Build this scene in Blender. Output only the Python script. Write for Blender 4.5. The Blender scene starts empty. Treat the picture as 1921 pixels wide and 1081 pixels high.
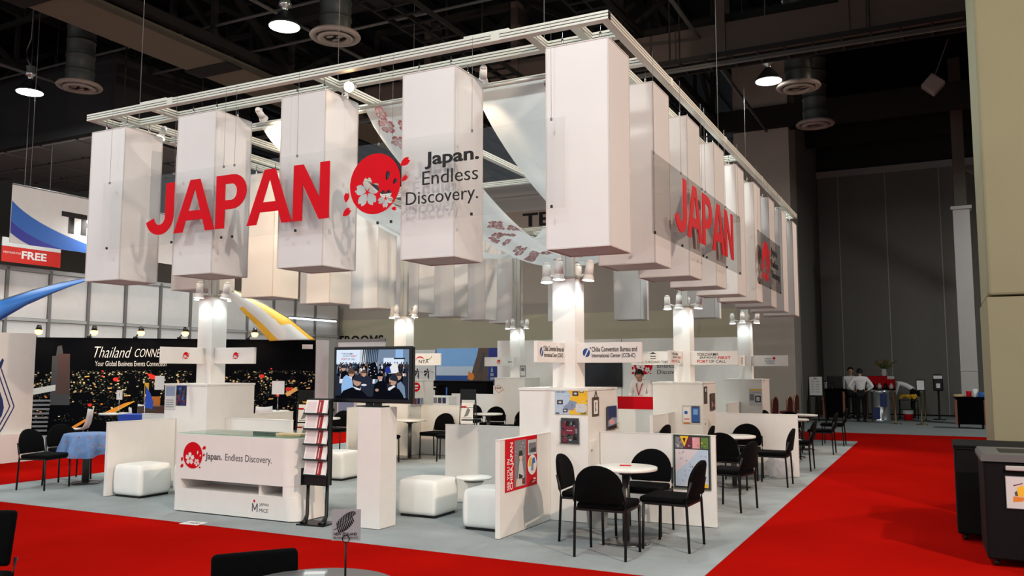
import bpy, bmesh, math, random
from mathutils import Matrix, Vector
random.seed(7)
sc = bpy.context.scene
COL = sc.collection
PI = math.pi
# ------------------------------------------------------------------ camera
F, YAW, PIT, ROL, CH = 1581.4, math.radians(26.82), math.radians(5.50), math.radians(0.062), 1.66
fwd = Vector((-math.sin(YAW)*math.cos(PIT), math.cos(YAW)*math.cos(PIT), math.sin(PIT)))
r0 = Vector((math.cos(YAW), math.sin(YAW), 0)); u0 = r0.cross(fwd)
rgt = r0*math.cos(ROL) + u0*math.sin(ROL); upv = rgt.cross(fwd)
cam = bpy.data.objects.new('camera', bpy.data.cameras.new('camera')); COL.objects.link(cam)
m = Matrix.Identity(4)
for i in range(3):
    m[i][0], m[i][1], m[i][2] = rgt[i], upv[i], -fwd[i]
m[2][3] = CH
cam.matrix_world = m
cam.data.sensor_width = 36; cam.data.lens = F*36/1921; cam.data.clip_end = 200
sc.camera = cam
sc.view_settings.view_transform = 'Standard'; sc.view_settings.look = 'None'
sc.view_settings.gamma = 1; sc.view_settings.exposure = 0.0

# ------------------------------------------------------------------ materials
def lin(c):
    return tuple((x/255/12.92 if x/255 <= .04045 else ((x/255+.055)/1.055)**2.4) for x in c) + (1,)
MATS = {}
def M(name, c, rough=.6, metal=0, var=.05, scale=6, bump=0, spec=.35):
    if name in MATS: return MATS[name]
    mt = bpy.data.materials.new(name); mt.use_nodes = True
    nt = mt.node_tree; b = nt.nodes['Principled BSDF']
    b.inputs['Roughness'].default_value = rough; b.inputs['Metallic'].default_value = metal
    b.inputs['Specular IOR Level'].default_value = spec
    tc = nt.nodes.new('ShaderNodeTexCoord'); nz = nt.nodes.new('ShaderNodeTexNoise')
    nz.inputs['Scale'].default_value = scale; nz.inputs['Detail'].default_value = 4
    nt.links.new(tc.outputs['Object'], nz.inputs['Vector'])
    mx = nt.nodes.new('ShaderNodeMix'); mx.data_type = 'RGBA'
    L = lin(c)
    mx.inputs['A'].default_value = tuple(x*(1-var) for x in L[:3])+(1,)
    mx.inputs['B'].default_value = tuple(min(1, x*(1+var)) for x in L[:3])+(1,)
    nt.links.new(nz.outputs['Fac'], mx.inputs['Factor'])
    nt.links.new(mx.outputs['Result'], b.inputs['Base Color'])
    if bump:
        bp = nt.nodes.new('ShaderNodeBump'); bp.inputs['Strength'].default_value = bump; bp.inputs['Distance'].default_value = .01
        n2 = nt.nodes.new('ShaderNodeTexNoise'); n2.inputs['Scale'].default_value = scale*20
        nt.links.new(tc.outputs['Object'], n2.inputs['Vector'])
        nt.links.new(n2.outputs['Fac'], bp.inputs['Height']); nt.links.new(bp.outputs['Normal'], b.inputs['Normal'])
    MATS[name] = mt
    return mt
def EM(name, c, s):
    if name in MATS: return MATS[name]
    mt = bpy.data.materials.new(name); mt.use_nodes = True; nt = mt.node_tree
    for n in list(nt.nodes):
        if n.type == 'BSDF_PRINCIPLED': nt.nodes.remove(n)
    e = nt.nodes.new('ShaderNodeEmission'); e.inputs[0].default_value = lin(c); e.inputs[1].default_value = s
    nt.links.new(e.outputs[0], nt.nodes['Material Output'].inputs[0]); MATS[name] = mt
    return mt
def FAB(name, c, tr=.45, transp=0):
    """thin woven cloth: part of the light passes through"""
    if name in MATS: return MATS[name]
    mt = bpy.data.materials.new(name); mt.use_nodes = True; nt = mt.node_tree
    for n in list(nt.nodes):
        if n.type == 'BSDF_PRINCIPLED': nt.nodes.remove(n)
    d = nt.nodes.new('ShaderNodeBsdfDiffuse'); t = nt.nodes.new('ShaderNodeBsdfTranslucent'); x = nt.nodes.new('ShaderNodeMixShader')
    tc = nt.nodes.new('ShaderNodeTexCoord'); nz = nt.nodes.new('ShaderNodeTexNoise'); nz.inputs['Scale'].default_value = 2.5
    nt.links.new(tc.outputs['Object'], nz.inputs['Vector'])
    mx = nt.nodes.new('ShaderNodeMix'); mx.data_type = 'RGBA'; L = lin(c)
    mx.inputs['A'].default_value = tuple(v*.95 for v in L[:3])+(1,); mx.inputs['B'].default_value = L
    nt.links.new(nz.outputs['Fac'], mx.inputs['Factor'])
    nt.links.new(mx.outputs['Result'], d.inputs[0]); nt.links.new(mx.outputs['Result'], t.inputs[0])
    x.inputs[0].default_value = tr
    nt.links.new(d.outputs[0], x.inputs[1]); nt.links.new(t.outputs[0], x.inputs[2])
    o = x
    if transp:
        tp = nt.nodes.new('ShaderNodeBsdfTransparent'); o = nt.nodes.new('ShaderNodeMixShader'); o.inputs[0].default_value = transp
        nt.links.new(x.outputs[0], o.inputs[1]); nt.links.new(tp.outputs[0], o.inputs[2])
    nt.links.new(o.outputs[0], nt.nodes['Material Output'].inputs[0]); MATS[name] = mt
    return mt
def ACR(name, tint, gl=1.0, alpha=.9, ior=1.45):
    """clear acrylic / glass sheet: straight-through transparency with a Fresnel reflection"""
    mt = bpy.data.materials.new(name); mt.use_nodes = True; nt = mt.node_tree
    for n in list(nt.nodes):
        if n.type == 'BSDF_PRINCIPLED': nt.nodes.remove(n)
    tp = nt.nodes.new('ShaderNodeBsdfTransparent'); tp.inputs[0].default_value = tuple(tint)+(1,)
    g = nt.nodes.new('ShaderNodeBsdfGlossy'); g.inputs['Roughness'].default_value = .02
    lw = nt.nodes.new('ShaderNodeLayerWeight'); lw.inputs[0].default_value = .5
    pw = nt.nodes.new('ShaderNodeMath'); pw.operation = 'POWER'; pw.inputs[1].default_value = 5
    fr = nt.nodes.new('ShaderNodeMath'); fr.operation = 'MULTIPLY_ADD'; fr.inputs[1].default_value = .9; fr.inputs[2].default_value = .04*gl
    nt.links.new(lw.outputs['Facing'], pw.inputs[0]); nt.links.new(pw.outputs[0], fr.inputs[0])
    x = nt.nodes.new('ShaderNodeMixShader')
    nt.links.new(fr.outputs[0], x.inputs[0]); nt.links.new(tp.outputs[0], x.inputs[1]); nt.links.new(g.outputs[0], x.inputs[2])
    nt.links.new(x.outputs[0], nt.nodes['Material Output'].inputs[0]); MATS[name] = mt
    return mt

# ------------------------------------------------------------------ mesh builder
def frame(o, u, n):
    """matrix with local x along u, y along n x u, z along the outward normal n"""
    u = Vector(u).normalized(); n = Vector(n).normalized(); v = n.cross(u)
    mm = Matrix.Identity(4)
    for i in range(3):
        mm[i][0], mm[i][1], mm[i][2], mm[i][3] = u[i], v[i], n[i], o[i]
    return mm
class MB:
    def __init__(s): s.bm = bmesh.new()
    def _mi(s, fs, mat, smooth=False):
        for f in fs:
            f.material_index = mat; f.smooth = smooth
    def box(s, c, d, rz=0, bev=0, mat=0, seg=2, mx=None, smooth=False):
        r = bmesh.ops.create_cube(s.bm, size=1)
        T = Matrix.Translation(c) @ Matrix.Rotation(rz, 4, 'Z') @ Matrix.Diagonal((d[0], d[1], d[2], 1))
        if mx: T = mx @ T
        bmesh.ops.transform(s.bm, matrix=T, verts=r['verts'])
        fs = list({f for v in r['verts'] for f in v.link_faces})
        s._mi(fs, mat, smooth)
        if bev:
            es = list({e for v in r['verts'] for e in v.link_edges})
            q = bmesh.ops.bevel(s.bm, geom=es, offset=bev, segments=seg, affect='EDGES', profile=.5)
            s._mi(q['faces'], mat, smooth)
        return s
    def b2(s, a, b, **k):
        a = Vector(a); b = Vector(b)
        return s.box((a+b)/2, (abs(b[0]-a[0]), abs(b[1]-a[1]), abs(b[2]-a[2])), **k)
    def cyl(s, a, b, r, r2=None, seg=16, mat=0, caps=True, smooth=True):
        a = Vector(a); b = Vector(b); d = b-a
        q = bmesh.ops.create_cone(s.bm, cap_ends=caps, segments=seg, radius1=r, radius2=r if r2 is None else r2, depth=d.length)
        T = Matrix.Translation((a+b)/2) @ d.to_track_quat('Z', 'Y').to_matrix().to_4x4()
        bmesh.ops.transform(s.bm, matrix=T, verts=q['verts'])
        for f in {f for v in q['verts'] for f in v.link_faces}:
            f.material_index = mat; f.smooth = smooth and len(f.verts) == 4
        return s
    def bar(s, a, b, w, h, mat=0):
        a = Vector(a); b = Vector(b); d = b-a
        q = bmesh.ops.create_cube(s.bm, size=1)
        T = Matrix.Translation((a+b)/2) @ d.to_track_quat('X', 'Z').to_matrix().to_4x4() @ Matrix.Diagonal((d.length, w, h, 1))
        bmesh.ops.transform(s.bm, matrix=T, verts=q['verts'])
        s._mi({f for v in q['verts'] for f in v.link_faces}, mat)
        return s
    def tube(s, pts, r, seg=8, mat=0):
        pts = [Vector(p) for p in pts]; rings = []
        for i, p in enumerate(pts):
            t = (pts[min(i+1, len(pts)-1)]-pts[max(i-1, 0)]).normalized()
            q = t.to_track_quat('Z', 'Y').to_matrix()
            rr = r[i] if isinstance(r, (list, tuple)) else r
            rings.append([s.bm.verts.new(p + q @ Vector((math.cos(a*2*PI/seg)*rr, math.sin(a*2*PI/seg)*rr, 0))) for a in range(seg)])
        fs = []
        for A, B in zip(rings, rings[1:]):
            for i in range(seg):
                fs.append(s.bm.faces.new((A[i], A[(i+1) % seg], B[(i+1) % seg], B[i])))
        s._mi(fs, mat, True)
        s._mi([s.bm.faces.new(list(reversed(rings[0]))), s.bm.faces.new(rings[-1])], mat)
        return s
    def lathe(s, prof, c=(0, 0, 0), seg=32, mat=0, mx=None, smooth=True):
        rings = []
        for r, z in prof:
            if r < 1e-6: rings.append([s.bm.verts.new((c[0], c[1], c[2]+z))])
            else: rings.append([s.bm.verts.new((c[0]+r*math.cos(2*PI*i/seg), c[1]+r*math.sin(2*PI*i/seg), c[2]+z)) for i in range(seg)])
        fs = []
        for A, B in zip(rings, rings[1:]):
            for i in range(seg):
                a0, a1 = A[i % len(A)], A[(i+1) % len(A)]; b0, b1 = B[i % len(B)], B[(i+1) % len(B)]
                vs = [a0]
                if a1 is not a0: vs.append(a1)
                if b1 is not a1: vs.append(b1)
                if b0 is not b1 and b0 is not a0: vs.append(b0)
                if len(vs) > 2: fs.append(s.bm.faces.new(vs))
        s._mi(fs, mat, smooth)
        if mx: bmesh.ops.transform(s.bm, matrix=mx, verts=[v for R in rings for v in R])
        return s
    def prism(s, pts, z0, z1, mat=0, mx=None):
        lo = [s.bm.verts.new((p[0], p[1], z0)) for p in pts]; hi = [s.bm.verts.new((p[0], p[1], z1)) for p in pts]
        fs = [s.bm.faces.new(list(reversed(lo))), s.bm.faces.new(hi)]
        n = len(pts)
        for i in range(n): fs.append(s.bm.faces.new((lo[i], lo[(i+1) % n], hi[(i+1) % n], hi[i])))
        s._mi(fs, mat)
        if mx: bmesh.ops.transform(s.bm, matrix=mx, verts=lo+hi)
        return s
    def poly(s, pts, mat=0, mx=None, z=0):
        vs = [s.bm.verts.new((p[0], p[1], p[2] if len(p) > 2 else z)) for p in pts]
        f = s.bm.faces.new(vs); f.material_index = mat
        if mx: bmesh.ops.transform(s.bm, matrix=mx, verts=vs)
        return s
    def rect(s, x0, y0, x1, y1, mat=0, mx=None, z=0): return s.poly([(x0, y0), (x1, y0), (x1, y1), (x0, y1)], mat, mx, z)
    def ell(s, x, y, rx, ry, mat=0, mx=None, z=0, seg=24): return s.poly([(x+rx*math.cos(2*PI*i/seg), y+ry*math.sin(2*PI*i/seg)) for i in range(seg)], mat, mx, z)
    def mesh(s, me, mx, mat=0):
        n0 = len(s.bm.verts); nf = len(s.bm.faces); s.bm.from_mesh(me); s.bm.verts.ensure_lookup_table(); s.bm.faces.ensure_lookup_table()
        bmesh.ops.transform(s.bm, matrix=mx, verts=s.bm.verts[n0:])
        for f in s.bm.faces[nf:]: f.material_index = mat
        return s
    def grid(s, fn, nu, nv, mat=0):
        V = [[s.bm.verts.new(fn(i/nu, j/nv)) for j in range(nv+1)] for i in range(nu+1)]
        fs = [s.bm.faces.new((V[i][j], V[i+1][j], V[i+1][j+1], V[i][j+1])) for i in range(nu) for j in range(nv)]
        s._mi(fs, mat, True)
        return s
    def build(s, name, mats, parent=None, loc=None, rz=0, nrm=True):
        if nrm: bmesh.ops.recalc_face_normals(s.bm, faces=s.bm.faces)
        me = bpy.data.meshes.new(name); s.bm.to_mesh(me); s.bm.free()
        for mt in (mats if isinstance(mats, (list, tuple)) else [mats]): me.materials.append(mt)
        o = bpy.data.objects.new(name, me); COL.objects.link(o)
        if loc: o.location = loc
        if rz: o.rotation_euler.z = rz
        if parent: o.parent = parent
        return o
def tag(o, label=None, cat=None, group=None, kind=None):
    if label: o['label'] = label
    if cat: o['category'] = cat
    if group: o['group'] = group
    if kind: o['kind'] = kind
    return o
def thing(name, label, cat, loc=(0, 0, 0), rz=0, group=None):
    o = bpy.data.objects.new(name, None); o.empty_display_size = .1; COL.objects.link(o)
    o.location = loc; o.rotation_euler.z = rz
    return tag(o, label, cat, group)
KIDS = {}
def copy_tree(o, parent=None):
    c = o.copy(); COL.objects.link(c)
    if parent: c.parent = parent
    for ch in list(o.children): copy_tree(ch, c)
    return c
def dup(root, loc, rz, label, group=None):
    c = copy_tree(root); c.location = loc; c.rotation_euler.z = rz; tag(c, label, None, group)
    return c
def struct(o): o['kind'] = 'structure'; return o

# ------------------------------------------------------------------ lettering
_dg = None
def _curve_mesh(cu):
    o = bpy.data.objects.new('tmp', cu); COL.objects.link(o)
    dg = bpy.context.evaluated_depsgraph_get(); dg.update()
    me = bpy.data.meshes.new_from_object(o.evaluated_get(dg))
    bpy.data.objects.remove(o); bpy.data.curves.remove(cu)
    return me
def textmesh(body, bold=0, shear=0, ext=0):
    cu = bpy.data.curves.new('txt', 'FONT'); cu.body = body; cu.offset = bold; cu.shear = shear; cu.extrude = ext; cu.resolution_u = 3
    return _curve_mesh(cu)
def fillmesh(polys, ext=0):
    cu = bpy.data.curves.new('fl', 'CURVE'); cu.dimensions = '2D'; cu.fill_mode = 'BOTH'; cu.extrude = ext
    for P_ in polys:
        sp = cu.splines.new('POLY'); sp.points.add(len(P_)-1); sp.use_cyclic_u = True
        for i, p in enumerate(P_): sp.points[i].co = (p[0], p[1], 0, 1)
    return _curve_mesh(cu)
def put(mb, me, mx, x0, y0, x1, y1=None, z=.001, mat=0, height=None):
    """fit a flat mesh into the rectangle x0..x1 by y0..y1 of the frame mx (y1 None keeps the aspect)"""
    xs = [v.co.x for v in me.vertices]; ys = [v.co.y for v in me.vertices]
    w = max(xs)-min(xs); h = max(ys)-min(ys)
    sx = (x1-x0)/w; sy = sx if y1 is None else (y1-y0)/h
    T = Matrix.Translation((x0-min(xs)*sx, y0-min(ys)*sy, z)) @ Matrix.Diagonal((sx, sy, 1, 1))
    return mb.mesh(me, mx @ T, mat)
def arc(cx, cy, rx, ry, a0, a1, n=8):
    return [(cx+rx*math.cos(math.radians(a0+(a1-a0)*i/n)), cy+ry*math.sin(math.radians(a0+(a1-a0)*i/n))) for i in range(n+1)]
LET = {
 'J': (.51, [[(.36, .67), (.51, .67), (.51, .235)] + arc(.26, .235, .25, .235, 0, -165, 12) + [(.155, .225)] + arc(.26, .235, .10, .105, -160, 0, 8)]),
 'A': (.70, [[(0, 0), (.155, 0), (.205, .15), (.495, .15), (.545, 0), (.70, 0), (.435, .67), (.265, .67)], [(.25, .27), (.45, .27), (.35, .55)]]),
 'P': (.50, [[(0, 0), (.15, 0), (.15, .235), (.27, .235)] + arc(.275, .4525, .225, .2175, -90, 90, 12) + [(0, .67)], [(.15, .35), (.26, .35)] + arc(.26, .4525, .085, .1025, -90, 90, 8) + [(.15, .555)]]),
 'N': (.53, [[(0, 0), (.14, 0), (.14, .43), (.385, 0), (.53, 0), (.53, .67), (.39, .67), (.39, .25), (.145, .67), (0, .67)]])}
def japan_word():
    polys, x = [], 0
    for ch in 'JAPAN':
        w, ps = LET[ch]
        polys += [[(p[0]+x, p[1]) for p in q] for q in ps]
        x += w + .015
    return fillmesh(polys, .004)
def petal(cx, cy, ang, L, w=.30, notch=.16):
    a = math.radians(ang); pts = []
    half = [(0, 0), (.12, .35), (.33, .8), (.6, 1.0), (.82, .8), (1.0, .42)]
    loc = [(x*L, y*w*L) for x, y in half] + [((1-notch)*L, 0)] + [(x*L, -y*w*L) for x, y in reversed(half[1:])]
    for x, y in loc: pts.append((cx+x*math.cos(a)-y*math.sin(a), cy+x*math.sin(a)+y*math.cos(a)))
    return pts
def emblem_mesh(ext=.002):
    ps = [[(math.cos(2*PI*i/64), math.sin(2*PI*i/64)) for i in range(64)]]
    for k in range(5):
        a = math.radians(90+72*k); ps.append(petal(-.30+.05*math.cos(a), -.25+.05*math.sin(a), 90+72*k, .45, .40))
        a = math.radians(52+72*k); ps.append(petal(.43+.03*math.cos(a), -.52+.03*math.sin(a), 52+72*k, .28, .40))
    ps.append(petal(.46, .06, 78, .33, .26)); ps.append(petal(.72, -.08, 55, .22, .32))
    for q in ((.98, .50, 28, .40), (1.05, -.02, 40, .26), (-1.28, -.96, 35, .38), (-1.16, -.52, 82, .34), (.66, -.86, -10, .2)):
        ps.append(petal(*q, .32))
    return fillmesh(ps, ext)

# ------------------------------------------------------------------ palette
white = M('white_laminate', (226, 222, 216), .45)
whitem = M('white_metal', (225, 222, 215), .35)
cream = M('white_powder_coat', (232, 230, 225), .4)
alu = M('brushed_aluminium', (196, 196, 190), .38, .55)
black = M('black_metal', (14, 14, 15), .45)
blackp = M('black_plastic', (10, 10, 11), .3)
blackf = M('black_upholstery', (5, 5, 6), .95, bump=.4, scale=10, spec=.12)
chrome = M('chrome', (200, 200, 200), .12, 1)
vinyl = M('white_vinyl', (240, 239, 233), .4, bump=.05)
lanternf = FAB('lantern_fabric', (246, 245, 244), .40)
drapef = FAB('sheer_drape', (226, 230, 232), .5, .06)
red = M('red_print', (200, 8, 26), .6, spec=.1)
ink = M('black_print', (18, 16, 18), .6)
grey_ink = M('grey_print', (90, 88, 90), .6)
paper = M('white_paper', (228, 226, 222), .7)
wirem = M('steel_wire', (120, 120, 118), .4, .4)
lampglow = EM('cool_lamp_glow', (240, 250, 255), 16)
HALL, CSPOT, HALO, PROJ, PROJ2, PILL, LEFTS, WORLD = 210, 8, 420, 5200, 200, 260, 160, .92
def RAY(px, py):
    d = rgt*(px-960.5) - upv*(py-540.5) + fwd*F
    return d
def PX(px, py, o, n):
    """point where the sight line through a measured pixel meets the plane (o, n)"""
    d = RAY(px, py); c = Vector((0, 0, CH)); n = Vector(n)
    return c + d*((Vector(o)-c).dot(n)/d.dot(n))
# ================================================================== SETTING
def carpet(name, c, var, scale):
    mt = M(name, c, .95, var=var, scale=scale, bump=.5, spec=0); return mt
cgrey = carpet('grey_hall_carpet', (128, 132, 132), .12, .8)
cbooth = carpet('light_grey_booth_carpet', (150, 155, 156), .28, 1.5)
cred = carpet('red_aisle_carpet', (158, 15, 9), .34, .5)
struct(MB().rect(-40, -8, 14, 40, z=0).build('floor', cgrey))
BX0, BX1, BY0, BY1 = -12.03, -1.76, 6.70, 21.2
mb = MB()
for x0, y0, x1, y1 in ((-40, -4, 8, BY0), (BX1, BY0, 8, 24.0), (-15.0, BY0, BX0, 24.0), (BX0, BY1, BX1, 24.0)):
    mb.b2((x0, y0, .001), (x1, y1, .006))
struct(mb.build('floor_red_aisle_carpet', cred))
struct(MB().b2((BX0, BY0, .001), (BX1, BY1, .007)).build('floor_booth_carpet', cbooth))
tan = M('tan_wall_paint', (184, 173, 148), .8, var=.03, scale=1); tan2 = M('grey_tan_wall_paint', (170, 158, 146), .8, var=.03, scale=1)
dark = M('dark_wall_fabric', (112, 107, 100), .9, var=.06); dark2 = M('dark_seam', (40, 40, 38), .8); seam = M('seam_metal', (150, 146, 140), .5)
struct(MB().b2((-34, 27.5, 0), (-3.97, 27.9, 8.7)).b2((-34, 27.42, 0), (-5.7, 27.5, 3.62), mat=1).b2((-34, 27.3, 8.0), (-5.7, 27.5, 8.25)).build('wall_back', [tan2, tan]))
mb = MB(); T = frame((-22.62, 27.42, 2.56), (1, 0, 0), (0, -1, 0))
put(mb, textmesh('RESTROOMS', .012, 0, .01), T, 0, 0, 3.08, .44, .02)
tag(mb.build('wall_lettering', ink), 'black capital letters spelling restrooms on the tan back wall', 'lettering')
mb = MB(); T = frame((-13.45, 27.5, 6.85), (1, 0, 0), (0, -1, 0))
put(mb, textmesh('TER', .02, 0, .01), T, 0, 0, 1.75, .5, .02)
tag(mb.build('wall_lettering', ink), 'large black capital letters high on the back wall between the hanging cloths', 'lettering')
struct(MB().b2((-5.69, 27.2, 0), (-3.97, 28.6, 12)).build('pillar', tan2))
mb = MB().b2((-4.1, 28.6, 0), (-3.97, 34.2, 12)); struct(mb.build('wall_side', dark))
mb = MB()
xs = [-3.97, -3.2, -1.55, .25, 2.1, 4, 6, 9, 13]
for a, b in zip(xs, xs[1:]): mb.b2((a+.02, 34, .05), (b-.02, 34.2, 9.0))
mb.b2((-4, 34.1, 0), (13, 34.3, 12), mat=1).b2((-4, 33.9, 9.0), (13, 34.3, 9.25), mat=2)
for x in xs[1:-1]: mb.b2((x-.025, 33.985, .05), (x+.015, 34.0, 9.0), mat=2)
struct(mb.build('wall_far', [dark, dark2, seam]))
steel = M('painted_steel', (88, 78, 70), .6)
struct(MB().b2((.56, 29.3, 0), (1.02, 29.8, 6.7)).b2((.5, 29.25, 6.62), (1.08, 29.85, 6.72)).b2((.55, 29.29, 1.62), (1.03, 29.81, 1.66)).build('pillar', M('pillar_wrap', (186, 180, 176), .7)))
struct(MB().b2((.62, 29.4, 6.72), (.96, 29.7, 12)).bar((.8, 29.5, 8), (3, 29.5, 6.6), .15, .15).build('pillar_steel', steel))
pil = M('pillar_paint', (132, 130, 104), .8, var=.05, scale=2, bump=.1)
struct(MB().b2((.515, 10.7, 2.48), (2.8, 12.6, 11.3), bev=.03).b2((.50, 10.68, 0), (2.82, 12.62, 2.46)).build('pillar', pil))
struct(MB().b2((-34.3, -8, 0), (-34, 34, 12)).build('wall_left', dark)); struct(MB().b2((9, 2.5, 0), (9.3, 34, 12)).build('wall_right_unseen', dark))  # right wall is unseen, added to cut the side light on the right
deck = M('ceiling_deck', (20, 20, 20), .9, spec=.05); dsteel = M('dark_roof_steel', (40, 38, 36), .8, spec=.1); lsteel = M('tan_girder_paint', (104, 95, 80), .7, spec=.1)
mb = MB().b2((-36, -8, 11.6), (14, 40, 11.9))
for i in range(60): mb.b2((-36+i*.85, -8, 11.5), (-36+i*.85+.4, 40, 11.6))
struct(mb.build('ceiling', deck))
def truss(x, y, y0, y1, z0, z1, axis, w=.14, step=2.2, mat=dsteel, chord=None):
    mb = MB(); L = (lambda t, z: (x, t, z)) if axis == 'y' else (lambda t, z: (t, y, z))
    mb.bar(L(y0, z0), L(y1, z0), chord or w, w); mb.bar(L(y0, z1), L(y1, z1), w*1.2, w)
    t = y0; k = 0
    while t < y1-.1:
        e = min(t+step, y1); mb.bar(L(t, z0), L(t, z1), w*.6, w*.6)
        mb.bar(L(t, z0 if k % 2 else z1), L(e, z1 if k % 2 else z0), w*.7, w*.7); t = e; k += 1
    return struct(mb.build('ceiling_truss', mat))
mb = MB().b2((-15.85, -2, 8.8), (-14.6, 27.2, 8.98)); 
for y in (9.5, 14, 18.5, 23): mb.b2((-15.9, y, 8.76), (-14.55, y+.5, 8.8), mat=1)
struct(mb.build('ceiling_girder', [lsteel, dsteel]))
truss(-14.55, 0, -2, 27, 9.15, 10.9, 'y', .2, 2.6); truss(-15.9, 0, -2, 27, 9.15, 10.9, 'y', .2, 2.6)
truss(-21.5, 0, -2, 27, 9.6, 11.2, 'y', .16); truss(-6.2, 0, -2, 27, 9.8, 11.3, 'y', .16)
truss(1.6, 0, 2, 33, 9.8, 11.3, 'y', .16)
for y in (3, 6.3, 9.6, 12.9, 16.2): truss(0, y, -33, 8, 10.5, 11.4, 'x', .1, 1.8)
truss(0, 19.1, -14, 12, 9.75, 11.2, 'x', .16, 2.4); truss(0, 22.5, -30, 12, 10.3, 11.3, 'x', .12, 2.0)
mb = MB().b2((-14, 18.55, 8.75), (12, 19.0, 9.45))
for i in range(9): mb.b2((-12+i*2.6, 18.5, 8.7), (-11.8+i*2.6, 19.05, 11))
struct(mb.build('ceiling_beam', M('brown_duct_paint', (88, 76, 68), .8, spec=.1)))
mb = MB().b2((-14, 27.0, 9.3), (12, 27.6, 10.0)).b2((-4, 31, 9.6), (12, 31.5, 10.2)).b2((-14, 15.2, 10.1), (12, 15.5, 10.4))
struct(mb.build('ceiling_beam', dsteel))
def tray(a, b, w, z, axis, step=.45, lip=.1):
    mb = MB(); P_ = (lambda t, s, zz: (s, t, zz)) if axis == 'y' else (lambda t, s, zz: (t, s, zz))
    s0, s1 = w
    for s in (s0, (s0+s1)/2, s1): mb.bar(P_(a, s, z), P_(b, s, z), .05, lip)
    t = a
    while t < b: mb.bar(P_(t, s0, z-.03), P_(t, s1, z-.03), .05, .04); t += step
    for t in (a+2, a+6, a+10):
        if t < b: mb.cyl(P_(t, s0, z), P_(t, s0, 11.4), .02, seg=6).cyl(P_(t, s1, z), P_(t, s1, 11.4), .02, seg=6)
    return struct(mb.build('ceiling_cable_tray', dsteel))
tray(6, 26, (-9.78, -8.85), 8.8, 'y'); tray(6, 26, (-6.9, -6.1), 9.6, 'y'); tray(-7, 9, (17.55, 18.35), 8.35, 'x', .55)
mb = MB()
for y, z in ((17.2, 8.0), (17.4, 8.12), (13.6, 9.5), (10, 9.7), (15.0, 9.4), (20.5, 9.2)): mb.cyl((-33, y, z), (10, y, z), .035, seg=6)
for x, z in ((-20, 9.0), (-12.6, 9.4), (-4.6, 9.2)): mb.cyl((x, 2, z), (x, 27, z), .045, seg=6)
struct(mb.build('ceiling_pipes', M('pipe_steel', (80, 78, 74), .6)))
mb = MB().b2((-26, 13.9, 7.65), (-18.2, 18.5, 9.6))
for i in range(5):
    for j in range(3): mb.b2((-25.8+i*1.5, 14.1+j*1.45, 7.6), (-24.45+i*1.5, 15.4+j*1.45, 7.65), mat=1)
struct(mb.build('ceiling_soffit', [M('soffit_dark', (46, 46, 46), .9, spec=.05), M('soffit_tile', (118, 112, 108), .9, spec=.05)]))
# hall lamps, diffusers
sock = M('lamp_socket', (190, 200, 196), .2, .8)
lens = EM('hall_lamp_lens', (250, 255, 252), 14)
def hall_lamp(x, y, z, label, lit=True, r=.30):
    t = thing('high_bay_lamp', label, 'ceiling lamp', (x, y, z), group='round hall lamps')
    MB().lathe([(.10, .62), (.11, .60), (.09, .5), (.12, .46), (.12, .40), (.06, .36), (.06, .30)]).build('lamp_socket', sock, t)
    MB().lathe([(.05, .32), (.13, .24), (.24, .1), (r, .03), (r, 0), (r-.02, 0), (.22, .1), (.05, .29)]).build('reflector', M('smoked_reflector', (26, 30, 29), .35), t)
    MB().lathe([(0, -.035), (r*.6, -.03), (r*.93, -.01), (r*.95, .01), (0, .012)]).build('lens', lens if lit else paper, t)
    MB().tube([(0, 0, .62), (-.15, 0, .8), (-.2, 0, 1.05), (-.05, 0, 1.3), (0, 0, 11.5-z)], .015, 6).build('cable', wirem, t)
    return t
def area(name, loc, size, power, color, rot=None, spread=PI):
    l = bpy.data.lights.new(name, 'AREA'); l.shape = 'DISK'; l.size = size; l.energy = power; l.color = color; l.spread = spread
    o = bpy.data.objects.new(name, l); COL.objects.link(o); o.location = loc
    if rot: o.rotation_euler = rot
    return o
COOL = (.93, 1.0, .97)
hall_lamp(-18.6, 11.95, 8.05, 'lit round hall lamp on a thin cable above the hanging banner')
hall_lamp(-10.75, 11.75, 8.08, 'lit round hall lamp above the front beams of the hanging frame')
hall_lamp(-3.16, 19.0, 8.1, 'lit round hall lamp in front of the tall back pillar')
hall_lamp(-1.9, 20.2, 9.9, 'small unlit round lamp below the brown ceiling beam', False, .2)
for x in (-18.6, -10.75, -3.1, 4.6):
    for y in (-3.2, 4.3, 11.8, 19.1):
        if (x, y) in ((4.6, 19.1), (4.6, 11.8)): continue
        area('hall_lamp_light', (x, y, 7.9), .6, HALL, COOL)
area('hall_lamp_light', (4.6, 26.6, 7.9), .6, HALL*1.3, COOL)
duct = M('spiral_duct', (58, 62, 58), .5, .3); dif = M('diffuser_paint', (136, 124, 114), .6)
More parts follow.
